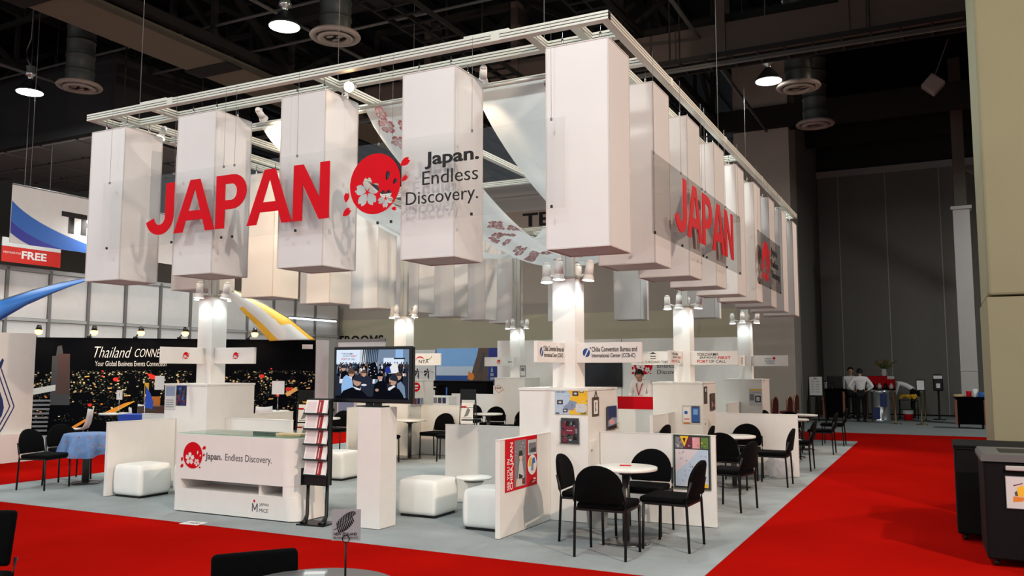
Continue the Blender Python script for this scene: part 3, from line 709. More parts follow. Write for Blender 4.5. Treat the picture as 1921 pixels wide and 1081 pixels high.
q([(0, .72), (.33, .72), (.33, 1), (0, 1)], 2, 3); q([(.66, .66), (.93, .66), (.93, .83), (.66, .83)], 2, 3); q([(.8, .8), (.95, .8), (.95, .83), (.8, .83)], 6, 4); q([(.82, .83), (.92, .83), (.92, 1), (.82, 1)], 4, 2)
rd = random.Random(3); zz = 5
q([(0, 0), (1, 0), (1, .70)] + [(1-i/40, .70+rd.uniform(-.03, .04)) for i in range(1, 40)] + [(0, .71)], 6, 4.5)
for row in range(6):
    y = .72-row*.05
    for i in range(24):
        x = (i+rd.random())/24; s = .013+.003*row; c = rd.choice((3, 3, 3, 6, 6, 6, 10, 3, 6, 9, 11)); zz += .02
        if x > 1-s*1.3 or x < s*1.3: continue
        mb.poly([((x-s*1.2)*W_, (y-.16)*H_), ((x+s*1.2)*W_, (y-.16)*H_), ((x+s)*W_, (y-.02)*H_), ((x+s*.4)*W_, (y+.005)*H_), ((x-s*.4)*W_, (y+.005)*H_), ((x-s)*W_, (y-.02)*H_)], c, R, zz*.0004)
        mb.ell(x*W_, (y+.018)*H_, s*.55*W_, s*1.1*H_, rd.choice((5, 11, 3, 3, 6)), R, (zz+.01)*.0004, 10)
def S(pts, mt):
    """outline read off the screen picture: 0..1000 across, 0..700 down"""
    global zz; zz += .3; mb.poly([(x/1000*W_, (700-y)/700*H_) for x, y in pts], mt, R, zz*.0004)
def head(x, y, rx, ry, hair, face=0, cut=.2):
    global zz; zz += .3; mb.ell(x/1000*W_, (700-y)/700*H_, rx/1000*W_, ry/700*H_, 5, R, zz*.0004, 18); zz += .2
    mb.poly([((x+rx*1.08*math.cos(a_)+face)/1000*W_, (700-(y-ry*cut*.4)+ry*1.1*math.sin(a_))/700*H_) for a_ in [math.radians(k_) for k_ in range(-20 if face else 0, 201 if face < 0 else 181, 18)]], hair, R, zz*.0004)
S([(730, 270), (800, 190), (850, 200), (870, 330), (740, 340)], 10); S([(690, 260), (740, 230), (770, 330), (690, 340)], 7)
S([(455, 330), (470, 210), (520, 180), (560, 190), (590, 330), (600, 420), (440, 420)], 3); [mb.ell((480+70*(i % 2)+rd.uniform(-15, 15))/1000*W_, (700-240-22*i)/700*H_, .007*W_, .009*H_, 10, R, .0045+.0001*i, 8) for i in range(7)]
S([(60, 420), (70, 330), (120, 300), (170, 320), (200, 420)], 3); head(105, 265, 32, 42, 6)
S([(345, 560), (350, 400), (400, 370), (470, 380), (520, 420), (500, 690), (380, 690)], 6); head(395, 340, 34, 48, 11)
S([(520, 690), (540, 500), (590, 450), (650, 440), (710, 480), (720, 690)], 3); head(620, 385, 34, 52, 3); S([(655, 350), (672, 420), (690, 470), (650, 460)], 3)
S([(860, 690), (850, 480), (900, 450), (950, 520), (965, 690)], 9); head(865, 380, 42, 50, 11)
S([(85, 640), (80, 520), (105, 400), (150, 360), (195, 390), (235, 440), (250, 560), (230, 690), (95, 690)], 4); head(220, 330, 42, 62, 11, -6)
S([(40, 700), (110, 590), (230, 540), (330, 560), (400, 610), (480, 700)], 3); S([(235, 525), (345, 560), (360, 530), (350, 580), (290, 570)], 10); head(305, 445, 58, 76, 6, 8)
S([(630, 700), (670, 640), (740, 560), (800, 520), (880, 560), (930, 640), (945, 700)], 3); S([(730, 570), (735, 540), (810, 505), (830, 520), (750, 580)], 10); head(795, 435, 52, 72, 6, 10); S([(745, 460), (770, 455), (765, 500), (745, 500)], 11)
mb.ell(.405*W_, .28*H_, .04*W_, .02*H_, 10, R, .0125, 14); mb.ell(.585*W_, .18*H_, .025*W_, .03*H_, 5, R, .0127, 10)
S([(0, 660), (1000, 680), (1000, 700), (0, 700)], 3)
T2 = R
put(mb, textmesh('YOKOHAMA', .01), T2, .07*W_, .90*H_, .24*W_, .94*H_, .0026, 1); put(mb, textmesh("JAPAN'S", .01), T2, .09*W_, .85*H_, .20*W_, .885*H_, .0026, 1); put(mb, textmesh('FIRST', .014), T2, .21*W_, .85*H_, .29*W_, .885*H_, .0026, 8); put(mb, textmesh('PORT', .014), T2, .07*W_, .79*H_, .15*W_, .83*H_, .0026, 8); put(mb, textmesh('OF CALL', .01), T2, .16*W_, .79*H_, .27*W_, .83*H_, .0026, 1)
mb.build('screen', sm, tv, nrm=False)
# ------------------------------------------------------------------ cubes and side table
def cube_proto():
    t = thing('ottoman', '', 'ottoman', (0, 0, 0))
    mb = MB().box((0, 0, .215), (.5, .5, .37), bev=.045, seg=4, smooth=True)
    bm = mb.bm; bmesh.ops.subdivide_edges(bm, edges=[e for e in bm.edges if e.calc_length() > .2], cuts=5, use_grid_fill=True)
    for v in bm.verts:
        if v.co.z > .38: v.co.z += .028*max(0, 1-(2.1*v.co.x)**2)*max(0, 1-(2.1*v.co.y)**2)
        elif abs(v.co.z-.215) < .16:
            k = (1-((v.co.z-.215)/.17)**2)*.010; v.co.x += k*(1 if v.co.x > 0 else -1)*(abs(v.co.x) > .23); v.co.y += k*(1 if v.co.y > 0 else -1)*(abs(v.co.y) > .23)
    for f in bm.faces: f.smooth = True
    mb.build('cushion', vinyl, t)
    MB().b2((-.225, -.225, .007), (.225, .225, .032)).build('base', black, t)
    return t
op = cube_proto(); og = 'white upholstered cubes'
for i, (x, y, rz, lab) in enumerate(((-9.43, 7.90, 0, 'leftmost white cube seat, between the low partition and the counter'), (-8.84, 8.32, .0, 'white cube seat half hidden behind the left end of the counter'), (-8.22, 10.42, .05, 'white cube seat on the carpet behind the brochure stand'), (-5.30, 8.36, .0, 'white cube seat right of the television pedestal'), (-4.24, 7.99, 0, 'white cube seat tucked behind the partition with the red poster'))):
    o = op if i == 0 else copy_tree(op); o.location = (x, y, 0); o.rotation_euler.z = rz; tag(o, lab, None, og)
op.location.y = 7.88
t = thing('side_table', 'small white mushroom-shaped side table between two white cube seats', 'side table', (-4.88, 8.68, 0))
MB().lathe([(0, .355), (.05, .36), (.15, .385), (.205, .395), (.21, .41), (.20, .42), (0, .424)], seg=40).build('top', vinyl, t)
MB().lathe([(.13, .007), (.125, .02), (.10, .06), (.07, .16), (.062, .25), (.075, .32), (.11, .358), (.12, .362)], seg=32).build('pedestal', vinyl, t)
# ------------------------------------------------------------------ stacking chair
def chair_proto():
    t = thing('meeting_chair', '', 'chair', (0, 0, 0))     # faces +Y
    mb = MB().box((0, .02, .455), (.47, .46, .055), bev=.024, seg=3, smooth=True)
    for v in mb.bm.verts:
        if v.co.z > .46: v.co.z += .012*max(0, 1-(3.6*v.co.x)**2)*max(0, 1-(3.6*(v.co.y-.02))**2)
        if v.co.y < -.1: v.co.x *= .93
    mb.build('seat', blackf, t)
    mb = MB(); out = [(-.205, .49), (.205, .49), (.222, .53), (.222, .62)] + arc(.0, .62, .222, .20, 0, 180, 16)[1:-1] + [(-.222, .62), (-.222, .53)]
    rings = []
    for off, sc_ in ((-.022, .93), (-.018, .985), (0, 1), (.014, .985), (.02, .93)):
        ring = []
        for x, z in out:
            xx = x*sc_; zz = .645+(z-.645)*sc_; ring.append(mb.bm.verts.new((xx, -.225-.10*(zz-.45) + off - .03 + .9*xx*xx, zz)))
        rings.append(ring)
    n = len(out)
    for A, B in zip(rings, rings[1:]):
        for i in range(n): f = mb.bm.faces.new((A[i], A[(i+1) % n], B[(i+1) % n], B[i])); f.smooth = True
    for ring, rev in ((rings[0], True), (rings[-1], False)):
        cz = sum((v.co for v in ring), Vector())/n; c = mb.bm.verts.new((0, cz.y-.025, cz.z))
        for i in range(n):
            f = mb.bm.faces.new((ring[i], ring[(i+1) % n], c)); f.smooth = True
    mb.build('backrest', blackf, t)
    for sx in (-1, 1):
        MB().tube([(sx*.235, .215, .008), (sx*.235, .205, .43)], .0125, 10).build('leg', black, t)
        MB().tube([(sx*.235, -.225, .008), (sx*.235, -.205, .43), (sx*.235, -.215, .50), (sx*.225, -.25, .64)], .0125, 10).build('leg', black, t)
    mb = MB()
    for sx in (-1, 1): mb.bar((sx*.235, -.2, .425), (sx*.235, .2, .425), .02, .02)
    for y in (-.2, .2): mb.bar((-.235, y, .422), (.235, y, .422), .02, .02)
    mb.build('seat_frame', black, t)
    return t
cp = chair_proto(); cg = 'black stacking chairs around the booth tables'; nchair = 0
def chair(x, y, face, label, group=cg):
    """face = direction the sitter looks, degrees from +X"""
    global nchair
    o = cp if nchair == 0 else copy_tree(cp); nchair += 1
    o.location = (x, y, .0); o.rotation_euler.z = math.radians(face-90); tag(o, label, None, group); return o
chair(-2.73, 7.31, 92, 'nearest black chair, its back to the viewer at the front round table')
chair(-2.30, 7.91, 178, 'black chair side-on at the right of the nearest round table')
chair(-3.14, 7.88, 5, 'black chair at the left of the nearest round table, before the storage block')
chair(-2.77, 8.50, -90, 'black chair facing out between nearest round table and framed map partition')
chair(-2.29, 10.33, 168, 'black chair standing alone just past the framed map partition')
chair(-2.66, 11.72, 90, 'black chair with its back to the viewer at the second right table')
chair(-2.2, 12.72, 180, 'black chair side-on at the right of the second right table')
chair(-2.72, 13.22, -90, 'black chair facing out in front of the partition past the second right table')
chair(-2.17, 14.86, 180, 'black chair side-on just past the second right-hand partition')
chair(-2.58, 16.15, 90, 'black chair with its back to the viewer at the third right table')
chair(-2.75, 17.55, -90, 'black chair facing out at the far side of the third right table')
chair(-2.14, 17.85, 180, 'black chair side-on beyond the third right table')
chair(-3.05, 18.35, 30, 'black chair in the dark group by the last right table')
chair(-2.15, 19.95, 180, 'farthest black chair on the right edge of the grey carpet')
chair(-11.18, 7.70, 15, 'black chair left of the table with the blue cloth')
chair(-11.72, 8.45, -10, 'black chair behind the table with the blue cloth')
chair(-10.95, 8.95, -100, 'black chair behind the blue cloth table, next to the low partition')
chair(-8.52, 13.72, -95, 'black chair facing the viewer in front of the warmly lit low partition')
chair(-7.92, 13.32, 185, 'black chair turned left beside the warmly lit low partition')
chair(-8.98, 12.62, 60, 'black chair half hidden by the television pedestal')
chair(-10.85, 13.65, -85, 'black chair seen between the brochure stand and the television pedestal')
chair(-8.95, 16.75, -80, 'black chair facing out at the round table before the far left block')
chair(-8.1, 16.05, 170, 'black chair beside the far left block')
chair(-9.9, 17.4, -80, 'black chair peeping out behind the leaning wire leaflet stand')
chair(-4.35, 12.25, 60, 'black chair back showing behind the framed map partition near the red counter')
chair(-4.05, 12.75, 175, 'black chair back showing just left of the forward partition of the middle block')
chair(-3.35, 12.7, 200, 'black chair back showing before the middle right storage block')
chair(-3.2, 15.9, 100, 'black chair back peeping over the second right-hand partition')
ttop = M('white_table_laminate', (232, 230, 222), .3)
def table_proto():
    t = thing('round_table', '', 'table', (0, 0, 0))
    MB().lathe([(0, .695), (.30, .695), (.305, .70), (.305, .722), (.30, .726), (0, .726)], seg=48).build('tabletop', ttop, t)
    MB().cyl((0, 0, .03), (0, 0, .66), .035, seg=20).b2((-.14, -.02, .67), (.14, .02, .694)).b2((-.02, -.14, .67), (.02, .14, .694)).cyl((0, 0, .65), (0, 0, .672), .06, seg=20).build('pole', M('table_steel', (80, 78, 76), .35, .6), t)
    MB().lathe([(.225, .008), (.225, .018), (.2, .026), (.05, .034), (0, .034)], seg=40).build('base', M('table_base', (96, 96, 96), .25, .7), t)
    return t
tp = table_proto()
for i, (x, y, lab) in enumerate(((-2.75, 7.87, 'nearest white round table, in front of the framed map partition'), (-2.66, 12.25, 'white round table on the right, second from the viewer'), (-2.55, 16.85, 'white round table on the right, third from the viewer'), (-2.6, 18.55, 'white round table on the right, farthest from the viewer'), (-8.85, 13.3, 'white round table seen right of the television pedestal'), (-10.62, 13.0, 'white round table seen between brochure stand and television pedestal'), (-8.6, 15.9, 'white round table behind the leaning wire leaflet stand'))):
    o = tp if i == 0 else copy_tree(tp); o.location = (x, y, 0); tag(o, lab, None, 'round white tables of the booth')
tag(MB().box((0, 0, .002), (.11, .07, .004), rz=.3).build('leaflet', red, None, (-2.77, 7.93, .727)), 'small red leaflet lying on the nearest round table', 'leaflet')
tag(MB().box((0, 0, .003), (.15, .21, .006), rz=.5).build('leaflet', paper, None, (-2.2, 14.86, .491)), 'white papers lying on a black chair seat past the second partition', 'papers')
# table with blue cloth
t = thing('round_table', 'round table hidden under the blue flowered cloth', 'table', (-11.12, 8.3, 0))
MB().lathe([(0, .69), (.30, .69), (.305, .70), (.30, .72), (0, .72)], seg=32).build('tabletop', ttop, t); MB().cyl((0, 0, .03), (0, 0, .69), .05, seg=20).build('pole', M('table_steel', (80, 78, 76), .35, .6), t); MB().lathe([(.225, .008), (.2, .026), (0, .034)], seg=32).build('base', M('table_base', (96, 96, 96), .25, .7), t)
def blue_cloth():
    mt = M('blue_flowered_cloth', (104, 134, 180), .8, var=.3, scale=14); nt = mt.node_tree
    v = nt.nodes.new('ShaderNodeTexVoronoi'); v.inputs['Scale'].default_value = 16; rp = nt.nodes.new('ShaderNodeMath'); rp.operation = 'LESS_THAN'; rp.inputs[1].default_value = .22
    tc = nt.nodes['Texture Coordinate']; nt.links.new(tc.outputs['Object'], v.inputs['Vector']); nt.links.new(v.outputs['Distance'], rp.inputs[0])
    mx = nt.nodes.new('ShaderNodeMix'); mx.data_type = 'RGBA'; old = nt.nodes['Principled BSDF'].inputs['Base Color'].links[0].from_socket
    mx.inputs['B'].default_value = lin((150, 96, 84)); nt.links.new(rp.outputs[0], mx.inputs['Factor']); nt.links.new(old, mx.inputs['A']); nt.links.new(mx.outputs['Result'], nt.nodes['Principled BSDF'].inputs['Base Color'])
    return mt
mb = MB(); seg = 72; rings = []
for r_, z, wv in ((.02, .728, 0), (.28, .728, 0), (.308, .722, 0), (.325, .69, .006), (.34, .62, .02), (.36, .52, .04), (.375, .44, .06)):
    rings.append([mb.bm.verts.new(((r_+wv*math.sin(a*9*2*PI/seg))*math.cos(a*2*PI/seg), (r_+wv*math.sin(a*9*2*PI/seg))*math.sin(a*2*PI/seg), z-(.05*abs(math.sin(a*2*2*PI/seg)) if z < .5 else 0))) for a in range(seg)])
for A, B in zip(rings, rings[1:]):
    for i in range(seg): f = mb.bm.faces.new((A[i], A[(i+1) % seg], B[(i+1) % seg], B[i])); f.smooth = True
mb.bm.faces.new(rings[0])
tag(mb.build('tablecloth', blue_cloth(), None, (-11.12, 8.3, 0)), 'blue flowered cloth draped over the round table at the left', 'tablecloth')
# ================================================================== POSTERS AND LITERATURE
PC = {k: M('print_'+k, c, .6) for k, c in dict(yellow=(228, 176, 40), lblue=(176, 190, 206), slate=(128, 140, 165), navy=(30, 44, 92), blue=(50, 96, 170), sky=(120, 165, 215), brown=(84, 66, 56), green=(90, 120, 50), pink=(214, 150, 150), palepink=(206, 192, 194), maroon=(110, 34, 52), dgrey=(58, 58, 62), mgrey=(120, 118, 122), lgrey=(196, 194, 192), orange=(210, 120, 40), skin=(214, 180, 158), teal=(60, 110, 120)).items()}
PC.update(red=red, ink=ink, white=paper)
PK = list(PC); PL = [PC[k] for k in PK]; pi = PK.index
def poster(name, label, cat, o, u, n, w, h, bg, fn, th=.004, group=None):
    """flat printed sheet: origin at its lower left corner"""
    t = thing(name, label, cat, o, group=group); R = frame((0, 0, 0), u, n)
    MB().b2((0, 0, .001), (w, h, th), mx=R).build('sheet', PC[bg], t)
    class A:
        k = 0
        def z(s): s.k += 1; return th+.0003*s.k
        def r(s, x0, y0, x1, y1, c): mb.rect(x0*w, y0*h, x1*w, y1*h, pi(c), R, s.z())
        def p(s, pts, c): mb.poly([(x*w, y*h) for x, y in pts], pi(c), R, s.z())
        def e(s, x, y, rx, ry, c, seg=20): mb.ell(x*w, y*h, rx*w, ry*h, pi(c), R, s.z(), seg)
        def t(s, body, x0, y0, x1, y1, c, b=.01, vert=False):
            me = textmesh(body, b)
            if vert:
                Q = R @ Matrix.Translation((x1*w, y0*h, 0)) @ Matrix.Rotation(PI/2, 4, 'Z')
                put(mb, me, Q, 0, 0, (y1-y0)*h, (x1-x0)*w, s.z(), pi(c))
            else: put(mb, me, R, x0*w, y0*h, x1*w, y1*h, s.z(), pi(c))
    mb = MB(); a = A(); fn(a); o_ = mb.build('print', PL, t, nrm=False)
    return t
def rnd_photo(a, x0, y0, x1, y1, seed, cols, n=14):
    rd = random.Random(seed); a.r(x0, y0, x1, y1, cols[0])
    for i in range(n):
        x = rd.uniform(x0, x1-(x1-x0)*.25); y = rd.uniform(y0, y1-(y1-y0)*.25)
        a.r(x, y, x+(x1-x0)*rd.uniform(.08, .25), y+(y1-y0)*rd.uniform(.08, .25), rd.choice(cols))
FR, RT, LF = ((1, 0, 0), (0, -1, 0)), ((0, 1, 0), (1, 0, 0)), None
def chiba(a):
    a.t('SEE YOU IN', .05, .03, .13, .62, 'white', .012, True); a.t('CHIBA,JAPAN', .14, .03, .25, .93, 'white', .02, True)
    a.r(.27, .05, .64, .95, 'mgrey'); rd = random.Random(5)
    for i in range(9): a.e(rd.uniform(.3, .6), rd.uniform(.6, .9), .012, .012, 'lgrey', 6)
    a.p([(.36, .06), (.56, .06), (.55, .3), (.50, .55), (.42, .55), (.38, .3)], 'lgrey'); a.e(.46, .62, .05, .07, 'skin'); a.p([(.40, .64), (.52, .64), (.50, .74), (.42, .74)], 'ink'); a.p([(.3, .06), (.4, .06), (.38, .22), (.32, .2)], 'skin'); a.r(.5, .08, .6, .2, 'maroon'); a.p([(.4, .3), (.52, .25), (.5, .2), (.4, .2)], 'ink')
    a.r(.68, .62, .97, .92, 'lgrey'); a.r(.71, .66, .95, .86, 'mgrey'); a.p([(.75, .68), (.95, .66), (.95, .76), (.78, .74)], 'dgrey')
    a.e(.82, .42, .15, .2, 'white', 28); a.p([(.69, .4), (.78, .4), (.8, .58), (.72, .55)], 'yellow'); a.p([(.8, .42), (.92, .45), (.9, .56), (.82, .54)], 'blue'); a.p([(.78, .3), (.86, .3), (.86, .42), (.79, .44)], 'slate'); a.r(.86, .12, .93, .15, 'white'); a.p([(.82, .06), (.92, .08), (.90, .1), (.82, .09)], 'white')
poster('poster', 'red poster with big white vertical lettering on the low partition', 'poster', (-3.893, 7.55, .44), *RT, .74, .52, 'red', chiba)
def bay(a):
    a.t('TOKYO BAY', .02, .92, .32, .97, 'ink', .02); a.t('AREA MAP', .02, .84, .32, .89, 'ink', .02)
    a.p([(.36, 1), (1, 1), (1, 0), (.45, 0), (.42, .25), (.5, .4), (.45, .6), (.5, .75), (.4, .9)], 'yellow'); a.p([(.3, .2), (.55, .15), (.7, .4), (.65, .5), (.45, .55), (.38, .4), (.25, .3)], 'slate')
    for r_ in ((.06, .38, .24, .55), (.54, .72, .72, .9), (.76, .84, .88, .96), (.24, .08, .38, .22)): a.r(*r_, 'dgrey'); a.e((r_[0]+r_[2])/2, (r_[1]+r_[3])/2, .05, .04, 'lgrey', 10)
    a.r(.64, .08, .98, .42, 'lgrey'); rd = random.Random(2)
    for i in range(26): x, y = rd.uniform(.03, .95), rd.uniform(.03, .8); a.r(x, y, x+rd.uniform(.02, .06), y+.015, rd.choice(('ink', 'red', 'navy', 'white')))
    a.r(.02, .02, .14, .06, 'ink'); a.r(.8, .03, .97, .07, 'green')
poster('poster', 'yellow and pale blue bay area map on the near right storage block', 'poster', (-3.83, 8.648, 1.165), *FR, .385, .282, 'lblue', bay)
def brochure(label, o, u, n, w, h, fn, bg='dgrey', tilt=0):
    t = poster('brochure_holder', label, 'brochure', o, u, n, w, h, bg, fn, .01, 'wall brochure holders')
    R = frame((0, 0, 0), u, n)
    MB().b2((-.012, -.012, 0), (w+.012, .012, .03), mx=R).b2((-.012, -.012, 0), (-.002, h*.9, .024), mx=R).b2((w+.002, -.012, 0), (w+.012, h*.9, .024), mx=R).build('holder', ACR('clear_holder', (.88, .88, .88)) if 'clear_holder' not in MATS else MATS['clear_holder'], t)
def bro1(a): rnd_photo(a, 0, 0, 1, 1, 4, ['dgrey', 'mgrey', 'brown', 'lgrey', 'maroon', 'ink'], 40); a.r(.22, .36, .8, .68, 'maroon'); a.t('KYUSHU', .36, .49, .66, .53, 'white')
brochure('dark collage brochure in a holder below the bay area map', (-3.76, 8.648, .85), *FR, .21, .275, bro1)
def scroll(a): a.r(.2, .12, .8, .84, 'white'); a.p([(.4, .2), (.6, .3), (.45, .5), (.6, .7), (.4, .75), (.35, .5)], 'mgrey'); a.r(.3, .9, .7, .95, 'ink')
s_ = poster('hanging_scroll', 'narrow brown scroll hanging by a loop on the side of the near right block', 'scroll', (-3.443, 8.77, 1.14), *RT, .2, .21, 'brown', scroll, .006)
MB().tube([(.008, .06, .21), (.01, .1, .28), (.008, .14, .21)], .005).build('loop', PC['brown'], s_)
def bro2(a): a.r(0, .5, 1, 1, 'navy'); a.p([(0, .35), (.5, .5), (1, .45), (1, .2), (0, .1)], 'slate'); a.e(.45, .3, .3, .12, 'pink'); a.r(0, 0, 1, .12, 'ink')
brochure('blue-topped brochure on the near right block, just above the partition', (-3.43, 9.2, .975), *RT, .3, .26, bro2)
def mapp(a):
    for i, c in enumerate(('mgrey', 'maroon', 'pink', 'green')): rnd_photo(a, .04+.24*i, .76, .26+.235*i, .97, 20+i, [c, 'dgrey', 'pink' if i < 3 else 'green', 'lgrey' if i < 3 else 'yellow'], 8)
    a.p([(.17, .99), (.42, .99), (.30, .78)], 'yellow'); a.p([(.25, .95), (.34, .95), (.3, .86)], 'ink'); a.r(.04, .04, .96, .74, 'lblue'); a.p([(.04, .3), (.4, .5), (.7, .74), (.04, .74)], 'palepink'); a.p([(.3, .04), (.9, .04), (.96, .4), (.6, .5)], 'lgrey'); a.p([(.7, .5), (.96, .45), (.96, .74), (.74, .7)], 'lblue'); rd = random.Random(8)
    for i in range(30): x, y = rd.uniform(.06, .92), rd.uniform(.12, .7); a.r(x, y, x+.02, y+.012, rd.choice(('ink', 'dgrey', 'maroon')))
    a.r(.70, .03, .95, .1, 'yellow')
t = poster('framed_map', 'framed tourist map on the low partition behind the nearest round table', 'map', (-2.59, 8.998, .40), *FR, .385, .555, 'dgrey', mapp)
R = frame((0, 0, 0), *FR); MB().b2((-.008, -.008, 0), (.393, 0, .012), mx=R).b2((-.008, .555, 0), (.393, .563, .012), mx=R).b2((-.008, 0, 0), (0, .555, .012), mx=R).b2((.385, 0, 0), (.393, .555, .012), mx=R).build('frame', M('map_frame', (92, 104, 88), .4), t)
def fly1(a): a.r(.06, .55, .94, .94, 'slate'); [a.r(.1, .1+.09*i, .85, .13+.09*i, 'mgrey') for i in range(4)]
poster('flyer', 'pale flyer at the left edge of the block behind the counter', 'flyer', (-9.955, 8.648, 1.08), *FR, .21, .35, 'lgrey', fly1)
def fly2(a): rnd_photo(a, 0, 0, 1, 1, 31, ['navy', 'ink', 'blue', 'brown', 'maroon', 'dgrey'], 30)
poster('flyer', 'dark blue photo flyer on the block behind the counter', 'flyer', (-9.73, 8.648, 1.14), *FR, .2, .3, 'navy', fly2)
def fan(a): pass
t = poster('brochure_holder', 'two leaflets in a holder on the front of the middle right block', 'brochure', (-3.78, 13.648, .78), *FR, .30, .30, 'lgrey', lambda a: (a.r(.05, .1, .45, .9, 'white'), a.e(.2, .6, .1, .1, 'blue', 12), a.r(.1, .2, .4, .3, 'pink'), a.r(.5, .05, .95, .95, 'dgrey'), a.r(.54, .12, .91, .88, 'blue'), a.r(.6, .5, .85, .8, 'sky'), a.r(.08, .0, .4, .08, 'orange')), .01)
poster('poster', 'narrow dark hanging poster on the side of the middle right block', 'poster', (-3.443, 13.72, 1.1), *RT, .22, .28, 'dgrey', lambda a: (a.r(.2, .1, .8, .6, 'brown'), a.r(.3, .7, .7, .9, 'lgrey')))
poster('brochure_holder', 'brochure with city photo beside the middle right block above the partition', 'brochure', (-3.43, 14.1, .98), *RT, .3, .28, 'dgrey', lambda a: (rnd_photo(a, .05, .05, .95, .95, 9, ['brown', 'mgrey', 'pink', 'dgrey'], 16)), .01)
poster('notice_sheet', 'white notice with yellow top on the front of the far right block', 'notice', (-3.72, 18.748, .88), *FR, .28, .36, 'lgrey', lambda a: (a.r(.05, .9, .95, .99, 'yellow'), a.r(.05, .3, .4, .7, 'mgrey'), a.r(.45, .2, .9, .6, 'dgrey'), a.r(.55, .28, .8, .52, 'lgrey'), [a.r(.1, .74+.04*i, .9, .755+.04*i, 'mgrey') for i in range(3)]))
poster('poster', 'red oval sticker on the middle left block beside the television', 'sticker', (-9.13, 13.75, 1.21), *RT, .34, .2, 'white', lambda a: (a.e(.5, .5, .42, .46, 'red', 28), a.r(.3, .55, .7, .7, 'white'), a.r(.34, .3, .66, .42, 'white')), .003)
poster('brochure_holder', 'row of blue and grey leaflets on the middle left block', 'brochure', (-9.13, 13.7, .96), *RT, .46, .14, 'lgrey', lambda a: [a.r(.04+.24*i, .1, .24+.24*i, .95, c) for i, c in enumerate(('mgrey', 'maroon', 'navy', 'slate'))], .02)
t = poster('paper_fan', 'small printed paper fan hanging on the far left block', 'fan', (-10.0, 18.748, 1.05), *FR, .3, .2, 'white', lambda a: (a.p([(.5, .0), (.0, .7), (.15, .95), (.5, 1.1), (.85, .85), (1.05, .45)], 'skin'), a.p([(.5, .2), (.1, .7), (.3, .95), (.6, .95), (.9, .6)], 'white'), [a.r(.2+.15*i, .55+.05*(i % 2), .28+.15*i, .8, ('maroon', 'ink', 'red', 'brown')[i]) for i in range(4)]), .003)
poster('poster', 'small grey notice on the white wall right of the far left column', 'notice', (-9.40, 19.04, 1.47), *FR, .16, .28, 'mgrey', lambda a: (a.r(.1, .1, .9, .9, 'lgrey'), a.r(.2, .5, .8, .8, 'mgrey')))
# brochure stand by the counter
t = thing('brochure_stand', 'tall black stand with five tiers of brochures beside the reception counter', 'brochure stand', (-6.02, 7.28, 0), math.radians(6))
MB().b2((-.17, -.13, .007), (.17, .13, .022)).build('base', black, t)
for sx in (-1, 1):
    MB().tube([(sx*.11, -.10, .02), (sx*.115, -.04, .04), (sx*.12, 0, .10), (sx*.12, .01, .5)], [.03, .028, .02, .018]).build('leg', black, t)
MB().prism([(-.15, .045), (.15, .045), (.15, .02), (-.15, .02)], .42, 1.34).b2((.143, -.035, .42), (.15, .045, 1.32)).b2((-.15, -.09, .42), (-.143, -.0, .60)).b2((-.143, -.06, .42), (.143, -.05, .53)).build('back_panel', black, t)
for k in range(5):
    z = .52+k*.163; mxk = Matrix.Translation((0, -.045-.0*k, z)) @ Matrix.Rotation(math.radians(-16), 4, 'X')
    MB().b2((-.145, -.035, -.005), (.145, .01, .005), mx=mxk).b2((-.145, -.04, -.005), (.145, -.036, .008), mx=mxk).build('pocket', black, t)
    for j in range(4):
        pass
    st = thing('brochure_stack', 'white brochures with a dark red band, %s tier of the black stand' % ('lowest', 'second lowest', 'middle', 'second highest', 'top')[k], 'brochure', (0, 0, 0), group='brochures on the black stand')
    st.matrix_world = Matrix.Translation((-6.02, 7.28, 0)) @ Matrix.Rotation(math.radians(6), 4, 'Z') @ mxk
    MB().b2((-.135, -.030, .006), (.135, -.004, .152)).build('pages', paper, st)
    MB().rect(.02, .006, .085, .150, 0, frame((0, -.0306, 0), (1, 0, 0), (0, -1, 0))).rect(-.12, .02, -.0, .13, 1, frame((0, -.0306, 0), (1, 0, 0), (0, -1, 0))).rect(.04, .02, .05, .13, 1, frame((0, -.031, 0), (1, 0, 0), (0, -1, 0))).build('cover_band', [M('deep_red_print', (150, 18, 24), .5), M('pale_pink_print', (214, 200, 198), .5)], st)
# wire leaflet stands
def wire_stand(label, x, y, rz, seed):
    t = thing('leaflet_stand', label, 'leaflet stand', (x, y, 0), rz, 'folding wire leaflet stands')
    mb = MB()
    for sx in (-1, 1): mb.tube([(sx*.14, -.12, .01), (sx*.13, .03, 1.3)], .008, 6).tube([(sx*.14, .22, .01), (sx*.13, .03, 1.3)], .008, 6)
    for z in (.15, .42, .72, 1.0): mb.cyl((-.14, -.12+.115*z-.02, z), (.14, -.12+.115*z-.02, z), .005, seg=6)
    mb.build('wire_frame', black, t); MB().box((0, .02, 1.22), (.27, .02, .18), mx=None).build('header', blackp, t)
    for k, z in enumerate((.50, .80)):
        c = thing('leaflet', 'grey leaflet in the %s pocket of %s' % (('lower', 'upper')[k], 'the leaning wire stand' if seed == 1 else 'the wire stand near the brochure tower'), 'leaflet', (0, 0, 0), group='leaflets on the wire stands')
        c.matrix_world = Matrix.Translation((x, y, 0)) @ Matrix.Rotation(rz, 4, 'Z') @ Matrix.Translation((0, -.075+.115*(z-.5), z)) @ Matrix.Rotation(math.radians(-6.5), 4, 'X')
        MB().b2((-.105, -.008, 0), (.105, .0, .28)).build('sheet', paper, c)
        R = frame((-.105, -.0085, 0), (1, 0, 0), (0, -1, 0)); m2 = MB()
        m2.rect(.0, .20, .09, .225, 0, R).poly([(.05, .04), (.12, .06), (.16, .16), (.11, .2), (.08, .12)], 1, R).rect(.02, .02, .19, .03, 1, R); m2.build('print', [red, PC['mgrey']], c)
    return t
